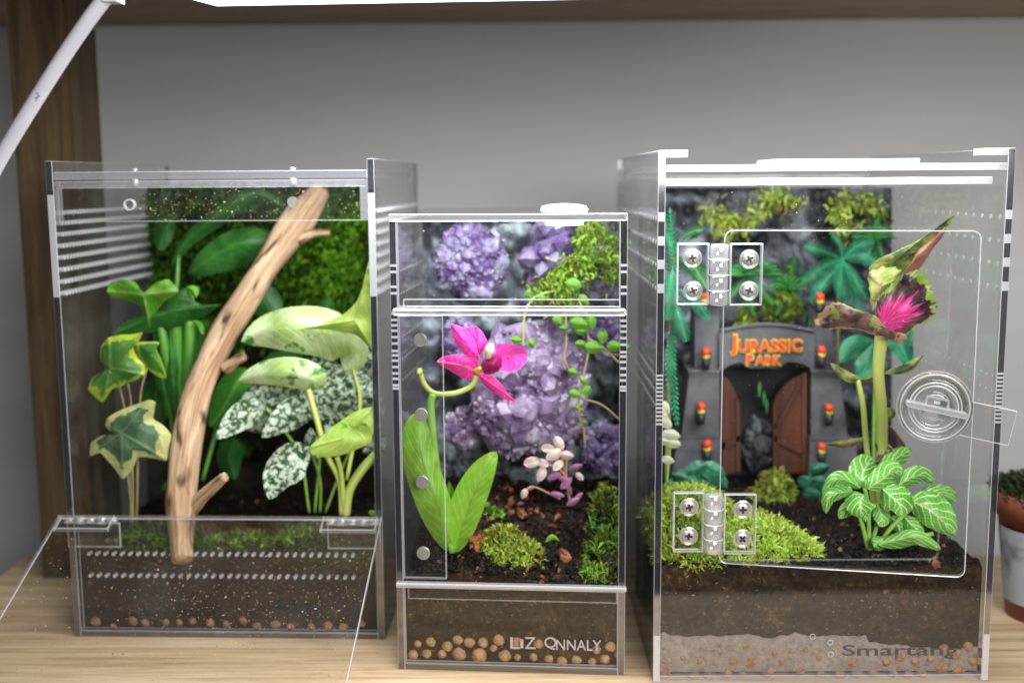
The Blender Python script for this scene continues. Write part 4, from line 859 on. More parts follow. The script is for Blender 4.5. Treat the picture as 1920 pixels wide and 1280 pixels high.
# ------------------------------------------------------------------ plants: left tank
def plant(name,label,px,py,D,cat='plant',group=None): return thing(name,label,cat,P(px,py,D),group)
pl=plant('ivy_plant','variegated ivy with cream edged lobed leaves, left of the driftwood',240,960,54.5)
O=lambda pts,s,ox,oy:[(x/s+ox,y/s+oy) for x,y in pts]
k=3.765
poly(pl,M['ivy_cream'],O([(600,485),(645,502),(638,560),(632,622),(700,665),(757,735),(740,820),(725,915),(640,900),(525,888),(505,930),(480,980),(415,1045),(350,960),(300,905),(255,860),(185,882),(190,790),(270,738),(380,730),(320,700),(292,668),(310,610),(420,550),(520,515)],k,120,620),(226,812),52.6,-.5,.6,.45,(0,7,12,16,21),'leaf')
poly(pl,M['ivy_lime'],O([(555,10),(535,60),(490,120),(520,190),(572,250),(565,310),(500,352),(440,372),(400,395),(340,410),(300,470),(270,505),(215,460),(170,410),(200,330),(290,270),(255,200),(262,110),(310,50),(400,28),(480,25)],k,120,620),(205,691),53.3,-.3,.6,.4,(0,5,11,13,18),'leaf')
poly(pl,M['ivy_lime'],O([(505,85),(590,78),(672,80),(650,130),(680,190),(725,325),(700,335),(640,310),(560,240),(520,180)],k,120,620),(285,664),54.2,.3,.3,.3,(2,5),'leaf')
for pts in (((205,695,53.4),(228,740,54),(243,850,54.5),(245,985,54.5)),((240,720,54),(246,770,54.3),(250,985,54.5)),((275,690,54.4),(262,760,54.4),(256,985,54.5)),((226,812,52.8),(238,880,53.6),(250,985,54))): stem(pl,M['stem_brown'],pts,.05)
pl=plant('arrowhead_plant','arrowhead plant with lime top leaf and thick green stalks behind the ivy',330,960,56.5)
poly(pl,M['arrow'],O([(450,855),(470,800),(540,780),(620,795),(668,855),(740,800),(820,780),(880,850),(800,910),(750,970),(705,1072),(680,1000),(640,930),(560,905),(490,890)],3.2,60,280),(268,552),54.8,0,.9,.35,(0,4,7,10),'leaf')
poly(pl,M['philo'],O([(880,850),(935,825),(960,890),(1010,930),(1130,932),(1050,990),(950,1040),(800,1085),(640,1110),(490,1105),(560,1030),(640,1000),(760,960),(830,880)],3.2,60,280),(310,585),55.4,.2,.7,.3,(4,9),'leaf')
leaf(pl,M['philo'],[(352,515,60),(400,480,59.5),(455,455,59.3),(520,462,59.8),(545,490,60)],28,42,.6,.9,.7)
leaf(pl,M['philo'],[(320,500,60.5),(350,450,60.5),(400,410,60),(440,378,60),(480,362,60.3),(520,380,60.4),(545,400,60.5)],12,20,.4,.8,.7)
leaf(pl,M['arrow'],[(350,538,55),(363,545,55),(368,558,55)],9,9,.1)
for pts,r in ((((300,600,56),(310,660,56),(322,740,56.5),(335,960,57)),.22),(((330,600,56.2),(334,680,56.4),(338,760,56.6),(340,960,57)),.30),(((355,600,56.2),(352,680,56.3),(345,760,56.6),(342,960,57)),.26),(((370,540,58),(352,580,57),(350,680,57),(345,900,57)),.15),(((330,560,60),(335,480,60.5)),.10),(((455,655,58),(430,720,57.5),(380,900,57)),.12)): stem(pl,M['stem_dark'],pts,[r,r*1.2,r*.9])
for pts in (((292,620,56.4),(300,690,56.2),(318,780,56.4)),((318,610,56),(322,690,55.8),(330,790,56.2)),((362,610,56.4),(360,690,56.2),(352,780,56.4))): leaf(pl,M['philo'],list(pts),13,13,.3,tipw=.5)
leaf(pl,M['bright'],[(463,690,57.3),(440,725,57),(415,770,56.8),(392,800,56.8)],42,30,.5,.8,.7)
leaf(pl,M['arrow'],[(360,602,55.4),(372,610,55.2),(382,628,55)],8,5,.1)
pl=plant('marble_pothos','marble pothos with cream and lime leaves on tall stems at the right pane',645,960,53)
leaf(pl,M['marble'],[(452,640,53.6),(500,618,53.4),(560,612,53.2),(620,622,53.4),(664,660,53.8),(650,700,54)],40,52,.7,1.05,.62,nm='leaf')
poly(pl,M['marble2'],[(563,616),(600,610),(640,592),(668,566),(682,530),(692,486),(697,520),(697,580),(698,620),(700,658),(668,628),(620,618)],(665,600),52.8,0,.4,.4,(5,9,0))
leaf(pl,M['marble'],[(446,714,52.6),(490,703,52.2),(540,702,52),(585,712,52.2),(592,728,52.6)],34,24,.5,1.25,.55)
poly(pl,M['marble2'],[(581,838),(600,820),(630,795),(665,772),(700,762),(700,790),(695,828),(650,850),(612,857),(585,852)],(640,822),51.2,0,-.3,.3,(0,4))
for pts,r in ((((578,730,52.4),(592,780,52.2),(612,850,52),(636,900,52),(641,965,52)),.14),(((632,856,51.6),(640,890,51.8),(645,965,52)),.12),(((704,852,52.6),(675,885,52.2),(655,920,52),(648,965,52)),.22),(((662,690,54),(675,760,53.4),(650,900,52.4)),.10)): stem(pl,M['stem_lime'],pts,r)
pl=plant('speckled_plant','dark leaved plant thickly speckled with white, behind the marble pothos',560,940,55)
def sp_(pts,wl,wr,**kw): leaf(pl,M['speckled'],pts,wl,wr,**kw)
sp_([(500,765,54.6),(455,780,54.2),(405,823,53.8)],26,28,b=.75,a=.8)
sp_([(600,750,54.6),(545,775,54.2),(490,820,53.6)],30,28,b=.75,a=.8)
sp_([(560,735,55),(500,730,54.8),(440,770,54.6)],22,24,a=.8)
sp_([(715,745,53.6),(660,730,54),(605,745,54.2),(590,790,54.4)],58,48,a=1.1,b=.7)
sp_([(580,838,53.6),(545,855,53),(515,890,52.8),(505,936,52.8)],46,26,b=.7,dd=-.3,a=.85)
sp_([(580,780,55),(540,790,55),(500,800,55)],20,26); sp_([(584,800,54),(585,830,54),(596,860,54)],12,14)
sp_([(640,690,54.6),(600,690,54.8),(560,740,54.8)],28,28); sp_([(712,800,53.8),(700,830,53.8),(680,850,54)],24,20); sp_([(700,680,54.6),(680,700,54.6),(655,740,54.6)],16,22); sp_([(712,660,55),(690,680,55),(670,700,55)],14,14)
for pts in (((580,838,53.6),(600,900,54.5),(600,960,55)),((600,750,54.8),(600,850,55),(590,960,55)),((500,765,54.8),(560,850,55),(580,960,55)),((715,745,54),(650,860,55),(610,960,55))): stem(pl,M['stem_green'],pts,.07)
sp_([(610,700,55.2),(570,720,55),(520,745,55),(480,775,55)],26,30,a=.8); sp_([(690,770,54.6),(640,790,54.6),(600,830,54.6)],26,26,a=.8); sp_([(540,770,55.4),(500,790,55.4),(450,800,55.4)],22,26,a=.8)
sp_([(700,720,55),(705,770,54.6),(700,830,54.2)],16,22)
pl=plant('shade_foliage','deep green heart shaped leaves in shade at the rear centre of the driftwood terrarium',430,940,59,group=None)
for pts,a_ in ((((470,540,60),(500,570,60),(520,620,60)),30),(((560,660,60),(520,690,60),(470,700,60)),30),(((390,600,60),(370,650,60),(360,700,60)),24),(((300,700,59),(290,760,59),(300,820,59)),26),(((440,820,60),(430,860,60),(440,900,60)),24),(((300,470,61),(310,430,61),(330,400,61)),18),(((620,560,61),(600,600,61),(560,640,61)),22)): leaf(pl,M['philo'],list(pts),a_,a_,.4,.8,.7)
pl=plant('creeping_seedling','tiny bright green seedling at the soil by the right pane of the driftwood terrarium',705,975,52)
leafball(pl,M['round'],[(700,962,52,10,.3),(712,958,52,9,2.4),(706,950,52.2,8,1.3)],.6)
# ------------------------------------------------------------------ plants: middle tank
pl=plant('orchid_plant','small orchid with one magenta flower and two broad green leaves','',0,0) if False else thing('orchid_plant','small orchid with one magenta flower and two broad lime green leaves','orchid',P(850,1040,49.2))
q=2.667
def PO(pts): return O(pts,q,720,370)
fd=49.6
poly(pl,M['petal'],PO([(335,632),(370,640),(405,655),(440,690),(462,740),(475,805),(430,800),(390,768),(352,720),(338,670)]),PO([(405,725)])[0],fd-.1,0,-.3,.25,(0,5),'petal')
poly(pl,M['petal'],PO([(415,655),(435,642),(462,645),(490,670),(508,700),(518,725),(498,765),(475,790),(455,745),(440,700)]),PO([(472,715)])[0],fd+.2,0,-.3,.2,(2,7),'petal')
poly(pl,M['petal'],PO([(560,738),(600,730),(650,735),(695,752),(719,780),(710,825),(670,862),(615,872),(578,862),(560,800)]),PO([(620,800)])[0],fd,.3,0,-.2,(),'petal')
poly(pl,M['petal2'],PO([(264,822),(290,798),(340,786),(400,785),(445,796),(472,820),(468,880),(440,912),(400,908),(340,872),(290,842)]),PO([(400,842)])[0],fd-.2,.2,0,.25,(0,6),'petal')
poly(pl,M['petal2'],PO([(468,880),(500,878),(548,898),(590,935),(620,980),(660,1018),(620,1016),(570,990),(520,955),(484,918)]),PO([(530,925)])[0],fd-.3,.1,.3,.2,(0,5),'petal')
poly(pl,M['lip'],PO([(485,830),(505,805),(540,788),(570,782),(588,800),(590,840),(570,870),(535,884),(500,880)]),PO([(540,835)])[0],fd-.9,0,0,.6,(),'lip')
b=MB(); b.tube(T3((915,668,fd-.4),(918,655,fd-.7),(922,645,fd-.6)),[.16,.22,.12],10); b.build('column',M['anther'],pl,True)
b=MB(); b.tube(T3((893,695,fd-.15),(900,690,fd-.5)),[.12,.08],8); b.build('throat',M['yellow'],pl,True)
stem(pl,M['stem_lime'],((893,705,fd),(885,722,fd-.05),(868,732,49.5),(845,738,49.4),(815,737,49.4),(797,722,49.4),(788,700,49.4),(786,690,49.4)),.12)
stem(pl,M['stem_green'],((812,738,49.4),(808,770,49.4),(822,900,49.4),(848,1035,49.3)),.17)
b=MB(); b.blob(P(787,697,49.3),.16,3,2,.1,sq=(.8,.8,1.6)); b.build('bud',M['stem_lime'],pl,True)
leaf(pl,M['orchid_leaf'],[(853,1036,49.3),(835,990,48.9),(812,930,48.6),(790,860,48.8),(783,800,49.2),(792,772,49.6)],36,30,.35,.85,.6,tipw=.0,n=30)
leaf(pl,M['orchid_leaf'],[(850,1036,49.5),(866,990,49.3),(885,935,49.3),(908,885,49.4),(931,846,49.6)],36,27,-.35,.85,.6,n=30)
leaf(pl,M['orchid_leaf'],[(846,1036,49.7),(850,960,50),(842,900,50.2)],12,10,.1)
pl=plant('trailing_vine','trailing vine with small round green leaves hanging over the crystals',1080,560,53)
for pts,mt in ((((1085,560,53),(1097,600,52.6),(1104,650,52.3),(1095,700,52.2),(1086,745,52.2),(1087,780,52.2),(1095,810,52.3),(1097,832,52.3)),'stem_brown'),(((1060,575,53),(1062,640,52.4),(1058,670,52.3),(1068,695,52.3)),'stem_brown'),(((1040,545,53),(1005,556,52.6),(985,585,52.3),(981,640,52.2),(980,648,52.2)),'stem_lime'),(((1103,635,52.3),(1132,652,52.2),(1160,680,52.2)),'stem_brown'),(((1095,748,52.2),(1130,760,52.2),(1165,790,52.2)),'stem_brown'),(((1095,800,52.3),(1097,840,52.3)),'stem_red')): stem(pl,M[mt],pts,.055)
leafball(pl,M['round'],[(968,637,52.1,11,.1),(997,643,52.1,10,1.0),(992,552,52.3,10,.2),(1014,558,52.3,11,.1),(1045,600,52.4,11,.4),(1057,615,52.3,9,.1),(1085,606,52.2,17,.2),(1108,604,52.2,15,1.4),(1089,587,52.5,14,.1),(1090,620,52.3,12,.1),(1130,630,52.1,14,1.5),(1114,651,52.1,18,.1),(1152,649,52.1,15,.1),(1089,645,52.3,11,.1),(1174,650,52.2,8,.2),(1074,697,52.1,10,.3),(1094,713,52.1,9,.9),(1078,738,52.1,12,.3),(1100,733,52.1,12,2.2),(1083,764,52.2,7,1.3),(1090,768,52.2,6,.2),(1096,791,52.2,5,.2),(1097,830,52.2,4,1.3),(1160,679,52.2,5,1.),(1075,533,53,17,.2),(1094,563,52.9,14,.9)],.70)
pl=plant('turtle_vine','small creeping plant with pink edged white leaves over purple undersides',1045,935,51.5)
leafball(pl,M['turtle'],[(1048,830,51.2,15,1.0),(1028,840,51.2,14,.1),(1038,852,51.1,17,2.6),(998,866,51,17,-.2),(1018,868,51,13,.3),(1015,889,51,15,2.0),(1063,853,51.2,14,.2),(1046,872,51.2,13,2.3),(1087,893,51.4,10,.8),(983,925,51,11,2.0)],.62)
leafball(pl,M['turtle_purple'],[(1080,875,51.5,14,-.3),(1062,905,51.4,16,-.8),(1045,927,51.2,14,.2),(1075,940,51.2,15,-.5),(1055,897,51.3,12,.4),(1040,892,51.3,15,-.4),(1068,918,51.3,12,1.3),(1085,930,51.3,11,-.7),(997,915,51.2,7,-.5)],.42)
for pts in (((1020,868,51.1),(1050,880,51.3),(1065,910,51.4),(1068,940,51.5)),((1048,835,51.3),(1056,870,51.4),(1068,940,51.5)),((1063,853,51.3),(1062,890,51.4),(1070,940,51.5)),((983,925,51.1),(1000,912,51.2),(1050,935,51.4))): stem(pl,M['stem_red'],pts,.045)
pl=plant('seedling','tiny curled green sprout on the soil right of the moss cushion',1037,1012,49); leaf(pl,M['round'],[(1022,1016,49),(1035,1006,48.9),(1050,1014,49)],5,5,.1,n=8,m=4)
# ------------------------------------------------------------------ gateway
GD=58.0
gt=thing('miniature_gateway','grey stone miniature gateway with red lettering and open brown doors','gateway',P(1435,885,GD))
def prism(b,pts,D0,D1,m=0,top=None):
    n=len(pts); v=[P(x,y,D0) for x,y in pts]; off=Vector((0,D1-D0,0)); v2=[p+off for p in v]; b.add(v+v2,[tuple(range(n)),tuple(range(2*n-1,n-1,-1))]+[(i,n+i,n+(i+1)%n,(i+1)%n) for i in range(n)],m)
def tower(quads):
    b=MB()
    for k,qd in enumerate(quads): prism(b,qd,GD-.25*k,GD+1.8+.2*k)
    return b.build('tower',M['stone'],gt)
tower([[(1303,572),(1348,572),(1348,694),(1303,694)],[(1293,697),(1349,697),(1349,818),(1278,818)],[(1272,821),(1351,821),(1353,900),(1258,900)]])
tower([[(1527,572),(1560,572),(1563,694),(1527,694)],[(1522,697),(1573,697),(1590,822),(1521,822)],[(1519,825),(1604,825),(1612,900),(1517,900)]])
b=MB()
for x0,x1,y in ((1299,1352,569),(1524,1563,569),(1290,1350,695.5),(1521,1577,695.5),(1272,1351,819.5),(1519,1598,823.5)): prism(b,[(x0,y-2),(x1,y-2),(x1,y+3),(x0,y+3)],GD-.5,GD+1.5)
b.build('ledge',M['stone'],gt)
b=MB(); top=[(1349+178*i/12,622-12*math.sin(math.pi*i/12)) for i in range(13)]; bot=[(1527,697),(1517,688),(1500,680),(1476,678),(1465,684),(1454,690),(1404,690),(1395,682),(1386,679),(1368,684),(1354,694),(1349,696)]
N=13; vs=[]
for i in range(25):
    t=i/24; x=1349+178*t; ty=622-12*math.sin(math.pi*t); 
    bl=sorted(bot,key=lambda p:p[0]); by=bl[0][1]
    for (xa_,ya_),(xb2,yb2) in zip(bl,bl[1:]):
        if xa_<=x<=xb2: by=ya_+(yb2-ya_)*((x-xa_)/(xb2-xa_+1e-6))
    for D in (GD-.35,GD+.9): vs+= [P(x,ty,D),P(x,by,D)]
f=[]
for i in range(24):
    a=4*i; c=a+4; f+=[(a,a+1,c+1,c),(a+2,c+2,c+3,a+3),(a,c,c+2,a+2),(a+1,a+3,c+3,c+1)]
f+=[(0,2,3,1),(96,97,99,98)]; b.add(vs,f); arch=b.build('arch',M['stone'],gt)
b=MB(); b.tube(T3(*[(1351+174*i/8,620-12*math.sin(math.pi*i/8),GD-.38) for i in range(9)]),.10,8); b.build('arch_moulding',M['stone'],arch,True)
def gword(s,x0,yb,x1,yt):
    for mt,off,dy,gr in (('yellow',.055,-.40,2),('red',0,-.47,0)):
        a=P(x0-gr,yb+gr,GD+dy); c=P(x1+gr,yt-gr,GD+dy); h=c.z-a.z
        text('lettering',s,h,c.x-a.x,M[mt],arch,Matrix.Translation(a-ORG[gt.name]+ORG[gt.name]),.05,off if mt=='yellow' else .02,1.08)
gword('J',1369,665,1381,628); gword('URASSIC',1384,659,1503,637); gword('P',1400,684,1412,664); gword('ARK',1417,683,1464,667)
b=MB()
def gdoor(outl,braces):
    b=MB(); prism(b,outl,GD+.1,GD+.5); 
    for br in braces: prism(b,br,GD-.05,GD+.12)
    d=b.build('door',M['gatewood'],gt); return d
gdoor([(1351,700),(1366,712),(1378,732),(1388,760),(1388,884),(1351,888)],[[(1354,830),(1388,815),(1388,826),(1354,843)],[(1354,703),(1361,708),(1361,886),(1354,886)],[(1380,745),(1387,760),(1387,884),(1380,884)]])
gdoor([(1513,697),(1513,888),(1450,884),(1450,758),(1458,740),(1472,722),(1490,708)],[[(1452,815),(1506,840),(1506,852),(1452,827)],[(1452,800),(1458,806),(1502,722),(1497,716)],[(1504,702),(1512,698),(1512,886),(1504,886)],[(1450,762),(1457,745),(1457,884),(1450,884)]])
b=MB(); prism(b,[(1350,690),(1526,690),(1526,890),(1350,890)],GD+1.7,GD+1.9); b.build('opening_shade_sheet',simple('painted_opening_shade',(.012,.012,.014),.8),gt)  # black sheet behind the doors stands in for the opening's shade
b=MB(); 
for i,(x,y,r) in enumerate(((1405,860,.9),(1425,835,.7),(1435,868,.8),(1415,800,.5),(1440,800,.45),(1400,825,.6))): b.blob(P(x,y,GD+1.3),r,i+40,3,.45,0,sq=(1,.4,1))
b.build('rock_fill',M['rock'],gt,True)
def torch(px,py,s=1):
    p=P(px,py,GD-.75); b=MB(); b.blob(p+Vector((0,0,.17*s)),.22*s,int(px),2,.35,0,sq=(1,1,1)); b.blob(p+Vector((0,0,-.07*s)),.20*s,int(px)+1,2,.3,1,sq=(1,.9,.8)); t=b.build('torch_flame',[M['red'],M['yellow']],None,True) ; 
    bpy.data.objects.remove(t)
    h=MB(); h.cyl(p+Vector((0,0,-.75*s)),(0,0,1),.17*s,.58*s,12,r2=.23*s); h.tube([p+Vector((0,.0,-.5*s)),p+Vector((0,.65,-.5*s))],.08,6,steps=1); to=h.build('torch',M['ink'],gt,True)
    b.build('flame',[M['red'],M['yellow']],to,True)
for (px,py) in ((1322,562),(1324,665),(1315,768),(1326,838),(1538,563),(1541,662),(1555,770),(1541,843)): torch(px,py)

# ------------------------------------------------------------------ plants: right tank
pl=plant('plastic_palm','drooping teal plastic palm with feathery fronds beside the gateway top',1565,640,58.5)
c=(1580,486,58.3)
for (pts,w) in (((c,(1540,470,57.8),(1508,462,57.6)),.62),((c,(1545,500,57.6),(1505,530,57.3)),.68),((c,(1550,525,57.5),(1520,565,57.2)),.66),((c,(1578,525,57.3),(1590,572,57.0)),.72),((c,(1602,520,57.5),(1625,562,57.2)),.6),((c,(1615,478,57.8),(1645,492,57.6)),.62),((c,(1610,460,58),(1640,455,58)),.5),((c,(1575,455,58.5),(1560,440,58.6)),.5),((c,(1600,540,57.6),(1618,590,57.5)),.5)): frond(pl,M['fern'],pts,w,lw=.16)
stem(pl,M['stem_brown'],(c,(1572,560,58.6),(1568,880,58.6)),.10)
pl=plant('plastic_fern','tall green plastic fern standing along the left glass of the large terrarium',1262,900,55)
for (pts,w) in ((((1262,560,55),(1262,480,55),(1256,390,55)),.5),(((1262,480,55),(1290,440,54.6),(1320,430,54.4)),.45),(((1262,560,54.8),(1275,600,54.2),(1287,640,54)),.6),(((1262,500,54.8),(1256,540,54.4),(1250,600,54.2)),.7),(((1270,480,55),(1300,500,54.4),(1325,540,54.2)),.7),(((1262,470,55),(1250,440,55),(1247,400,55)),.5),(((1265,540,54.8),(1300,560,54.4),(1330,600,54.4)),.55),(((1262,600,55),(1258,690,55),(1270,800,55)),.5)): frond(pl,M['fern' if pts[0][1]!=480 else 'fern_green'],pts,w,lw=.16)
stem(pl,M['stem_brown'],((1262,480,55.2),(1256,650,55.2),(1250,910,55.4)),.13)
pl=plant('plastic_palm','dark green plastic palm half hidden behind the upper door hinge',1390,640,59.5)
c=(1400,520,59.6)
for (pts,w) in (((c,(1370,500,59.3),(1345,510,59)),.55),((c,(1380,545,59.2),(1355,575,59)),.55),((c,(1420,495,59.3),(1445,500,59)),.55),((c,(1425,540,59.2),(1450,570,59)),.55),((c,(1400,490,59.4),(1405,470,59.3)),.5),((c,(1405,550,59),(1412,590,58.8)),.5)): frond(pl,M['fern_green'],pts,w)
stem(pl,M['stem_dark'],(c,(1395,600,59.8),(1392,640,60)),.08)
pl=plant('plastic_palm','small dark green plastic palm between the hinge and the drooping teal palm',1480,640,60)
c=(1485,535,60)
for (pts,w) in (((c,(1462,520,59.6),(1440,535,59.4)),.5),((c,(1470,560,59.6),(1455,590,59.4)),.5),((c,(1505,520,59.6),(1522,530,59.4)),.5),((c,(1498,560,59.6),(1510,600,59.3)),.5),((c,(1485,505,59.8),(1490,480,59.6)),.5)): frond(pl,M['fern_green'],pts,w)
stem(pl,M['stem_dark'],(c,(1485,620,60.2),(1482,640,60.3)),.08)
pl=plant('plastic_palm','small green plastic palm at the upper right corner of the rock wall',1640,560,60)
c=(1642,440,60)
for (pts,w) in (((c,(1620,430,59.8),(1600,445,59.6)),.45),((c,(1632,465,59.7),(1622,500,59.5)),.45),((c,(1660,430,59.8),(1672,450,59.6)),.45),((c,(1652,470,59.7),(1660,510,59.5)),.45),((c,(1642,420,60),(1650,405,60)),.4)): frond(pl,M['fern_green'],pts,w)
stem(pl,M['stem_dark'],(c,(1640,520,60.2),(1640,560,60.3)),.07)
pl=plant('plastic_grass','thin green plastic grass sprays in front of the upper rock wall',1425,580,59.5)
for (x,y) in ((1400,520),(1480,545),(1640,450),(1430,520)):
    for i in range(9):
        a=-math.pi/2+(-4+i)*.32; l=46; leaf(pl,M['fern_green'],[(x,y,59.3),(x+math.cos(a)*l*.5,y+math.sin(a)*l*.5,59),(x+math.cos(a)*l,y+math.sin(a)*l*.8+8,59)],3.2,3.2,.1,n=8,m=2,nm='blade')
stem(pl,M['fern_green'],((1520,600,58.6),(1515,690,58.6)),.08)
pl=plant('hanging_sprig','small green plastic sprig hanging in the dark gateway opening',1428,745,58.6)
for (x,y,a) in ((1415,700,1.3),(1425,712,1.7),(1432,730,1.5),(1438,745,1.6),(1422,735,1.2))[1:4]: leaf(pl,M['fern_green'],[(x,y,58.4),(x+math.cos(a)*6,y+math.sin(a)*16,58.2),(x+math.cos(a)*9,y+math.sin(a)*34,58.2)],3.5,3.5,.1,n=8,m=2)
pl=plant('coleus_plant','plum and magenta coleus on a tall lime stalk, right of the gateway',1652,960,50.5)
poly(pl,M['coleus_green'],O([(345,790),(380,738),(440,705),(500,682),(550,655),(610,628),(660,600),(720,570),(800,510),(862,452),(835,515),(785,590),(735,650),(700,710),(655,775),(560,800),(500,860),(430,900),(370,870)],3.2,1520,260),(1672,490),50.2,-.2,.4,.15,(9,),'leaf',wavy=.03,saw=.045)
poly(pl,M['coleus_under'],O([(545,815),(590,750),(650,665),(730,600),(815,525),(790,590),(740,650),(702,710),(655,778),(600,800)],3.2,1520,260),(1722,480),49.95,-.2,.4,.2,(),'leaf')
poly(pl,M['coleus'],O([(385,1010),(400,960),(425,930),(470,885),(510,850),(560,815),(610,798),(660,795),(700,845),(718,900),(745,960),(752,1000),(742,1060),(700,1095),(640,1120),(600,1160),(550,1182),(500,1165),(450,1130),(410,1080)],3.2,1520,260),(1656,612),49.2,.5,.5,.25,(),'leaf',wavy=.05,saw=.045)
poly(pl,M['coleus_dry'],O([(22,1110),(50,1050),(125,985),(180,982),(240,1010),(330,1040),(400,1070),(450,1130),(520,1160),(580,1178),(540,1228),(450,1195),(380,1180),(290,1145),(220,1140),(150,1140),(70,1140)],3.2,1520,260),(1600,600),48.8,.1,.5,.2,(),'leaf',wavy=.07,saw=.04)
poly(pl,M['coleus_pale'],[(1628,512),(1655,500),(1690,505),(1672,530),(1655,555),(1645,590),(1634,575),(1630,540)],(1652,535),50.0,0,0,.1,(0,3),'leaf',saw=.06)
stem(pl,M['stem_lime'],((1658,600,49.8),(1652,640,50),(1647,700,50.2),(1654,800,50.4),(1650,970,50.6)),[.36,.30,.26,.26,.24])
stem(pl,M['stem_lime'],((1608,712,50.6),(1618,760,50.5),(1625,840,50.6),(1640,960,50.6)),.13)
for pts,a_,b_,mt in ((((1617,712,50.5),(1590,705,50.4),(1556,680,50.4)),10,8,'coleus_green'),(((1617,712,50.5),(1640,705,50.6),(1650,690,50.6)),8,8,'coleus_green'),(((1625,820,50.6),(1590,830,50.5),(1548,832,50.5)),9,7,'coleus_green'),(((1640,830,50.4),(1660,850,50.2),(1640,870,50.2)),16,16,'coleus_dry'),(((1655,790,50.6),(1680,830,50.8),(1700,860,51)),14,12,'coleus_dry'),(((1655,700,50.8),(1700,690,51),(1732,665,51.2)),9,8,'coleus_green'),(((1655,770,50.6),(1670,775,50.5),(1640,800,50.5)),10,9,'coleus_green')): leaf(pl,M[mt],list(pts),a_,b_,.2,wave=.08)
pl=plant('plastic_foliage','teal plastic leaves behind the coleus stalk',1620,720,57)
for pts in (((1640,640,56.5),(1600,650,56.2),(1575,680,56)),((1640,640,56.5),(1620,690,56.2),(1605,705,56)),((1660,640,56.5),(1690,650,56.2),(1705,690,56)),((1650,620,56.5),(1690,620,56.3),(1710,650,56.2))): leaf(pl,M['fern'],list(pts),20,20,.2)
stem(pl,M['stem_green'],((1645,640,56.5),(1640,740,57),(1638,890,57)),.09)
pl=plant('nerve_plant','nerve plant with white veined bright green leaves at lower right behind the door','',0) if False else plant('nerve_plant','nerve plant with white veined bright green leaves at lower right behind the door',1625,1000,49)
q=3.2
def fi(pts,wl,wr,**kw): leaf(pl,M['fittonia'],[(x/q+1520,y/q+600,D) for x,y,D in pts],wl/q,wr/q,**dict(dict(b=.62,a=.9,wave=.08),**kw))
fi([(330,1000,48.6),(310,930,49.0),(340,860,49.6),(370,820,50)],90,75); fi([(340,1010,48.4),(420,960,48.4),(490,910,48.8),(552,930,49)],80,66)
fi([(415,930,49.4),(470,870,49.6),(540,810,50),(605,775,50.4)],60,62); fi([(520,1000,48.8),(590,950,48.8),(670,930,49),(742,975,49.2)],62,50)
fi([(300,1010,48.4),(220,960,48.2),(140,960,48),(70,1055,48.2)],36,50); fi([(240,1030,48.4),(170,1035,48),(110,1070,47.8),(90,1160,47.8)],40,52)
fi([(320,1045,48.2),(300,1080,47.8),(300,1130,47.6),(310,1182,47.6)],100,92,dd=.5); fi([(430,1010,48.4),(490,1060,48),(540,1110,47.8),(545,1178,47.8)],95,92,dd=.5)
fi([(590,1080,48.8),(690,1120,48.4),(780,1190,48.2),(870,1290,48.2)],110,95); fi([(640,1060,49.2),(700,1040,49),(780,1040,49),(860,1080,49.2)],45,40)
fi([(330,1010,48.3),(330,990,48.1),(320,960,48.1)],30,30)
fi([(300,1080,48.8),(250,1110,48.6),(200,1150,48.4),(170,1190,48.4)],44,44); fi([(400,1100,48.8),(420,1150,48.6),(430,1200,48.4),(420,1240,48.4)],52,52); fi([(350,1100,49),(330,1160,48.8),(330,1210,48.6)],40,40)
fi([(560,1180,49),(600,1220,48.8),(640,1260,48.6),(650,1310,48.6)],50,50); fi([(700,1040,50),(760,1030,50),(830,1050,50),(870,1090,50)],50,50); fi([(480,1180,49.2),(520,1220,49),(540,1280,48.8)],44,44)
def f2(pts,wl,wr): leaf(pl,M['fittonia'],pts,wl,wr,b=.6,wave=.12)
f2([(1645,1020,48.2),(1680,1012,48),(1720,1005,47.8),(1765,1030,47.8)],14,18); f2([(1660,1012,48.3),(1645,1018,48.2),(1638,1025,48.1)],12,14)
for pts in (((1622,915,48.6),(1628,960,48.9),(1630,1030,49)),((1660,930,49),(1645,980,49),(1632,1030,49)),((1700,960,49),(1670,990,49),(1640,1030,49)),((1750,1000,48.6),(1690,1010,48.8),(1645,1030,49)),((1590,910,48.6),(1610,960,48.9),(1628,1030,49))): stem(pl,M['stem_green'],pts,.10)
pl=plant('teal_leaf_cluster','teal glossy leaf cluster at the left foot of the gateway',1310,905,54.5,group='teal leaf clusters at the gateway foot')
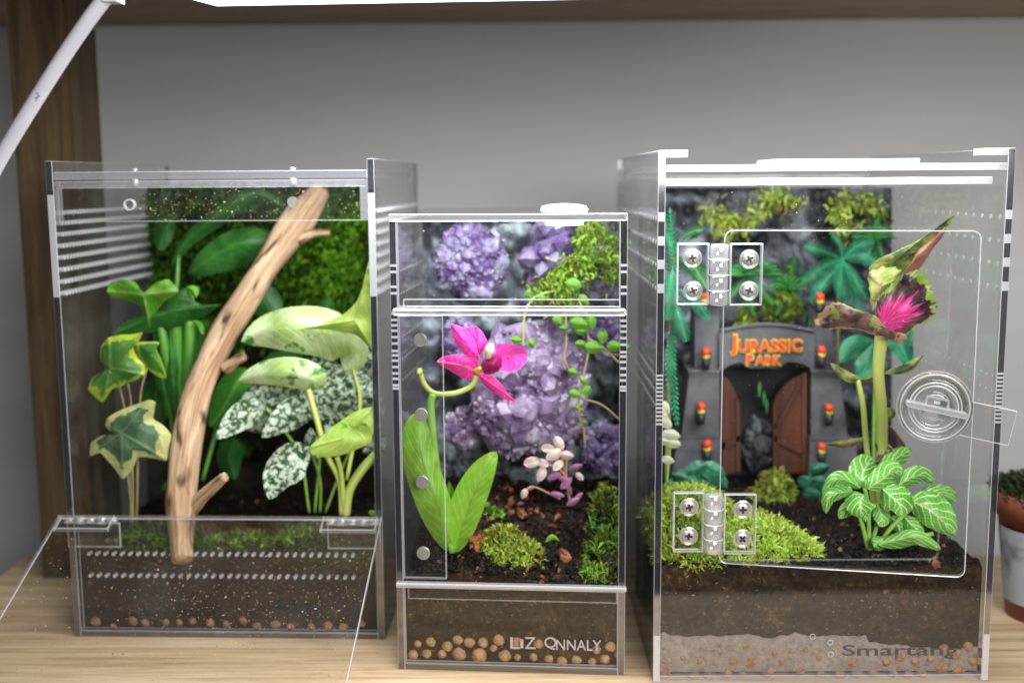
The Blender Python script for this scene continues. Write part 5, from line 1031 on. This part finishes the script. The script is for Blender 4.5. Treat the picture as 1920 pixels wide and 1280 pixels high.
for (x,y,r,a) in ((1285,898,28,.4),(1305,880,26,-.5),(1335,882,28,.3),(1320,905,26,-.2),(1350,900,20,.9),(1265,910,20,.2),(1295,912,22,.1)): leafball(pl,M['teal_leaf'],[(x,y,54.5+R.uniform(-.4,.4),r,a)],.62)
pl=plant('teal_leaf_cluster','teal glossy leaf cluster at the right foot of the gateway',1525,925,55,group='teal leaf clusters at the gateway foot')
for (x,y,r,a) in ((1535,880,22,-.3),(1515,905,22,.4),(1540,905,22,.1),(1522,925,20,.2),(1550,920,16,.8)): leafball(pl,M['teal_leaf'],[(x,y,55+R.uniform(-.4,.4),r,a)],.6)
pl=plant('pale_leaf_plant','pale round leaved plant squeezed against the left pane of the large terrarium',1255,900,51)
leafball(pl,M['pale_leaf'],[(1246,765,51,16,1.2),(1245,790,51,18,.6),(1258,815,51,18,.2),(1262,830,51,16,.3),(1246,826,51,14,.2),(1252,862,51,13,.3)],.62)
stem(pl,M['stem_green'],((1246,770,51.2),(1256,830,51.2),(1250,905,51.2)),.06)
# ------------------------------------------------------------------ flower pot far right
pt=thing('plant_pot','brown plastic plant pot with white label at the right edge of the picture','plant pot',G(1925,1152))
g=G(1962,1152); 
b=MB(); b.lathe(g,(0,0,1),[(0,.02),(1.9,.02),(2.5,5.2),(2.75,5.2),(2.8,6.3),(2.6,6.3),(2.5,5.6),(0,5.6)],40); b.build('pot',M['terracotta'],pt,True)
b=MB(); vs=[]
for i in range(13):
    a=math.radians(178+i*7)
    for z_,r_ in ((.9,2.12),(4.6,2.48)): vs.append(g+Vector((math.cos(a)*(r_),math.sin(a)*(r_),z_)))
b.add(vs,[(2*i,2*i+2,2*i+3,2*i+1) for i in range(12)]); b.build('pot_label',M['label'],pt,True)
b=MB(); rr=random.Random(4)
for _ in range(1500):
    a=rr.random()*6.3; q_=math.sqrt(rr.random()); blades(b,g+Vector((math.cos(a)*q_*2.8,math.sin(a)*q_*2.8,6.0+.9*(1-q_)+ .3*rr.random())),(math.cos(a)*.5,math.sin(a)*.5,1),.45,.14,1,.6,rr,-.1)
o=b.build('pot_moss',M['moss_dull'],pt,rnd=True); o['kind']='stuff'
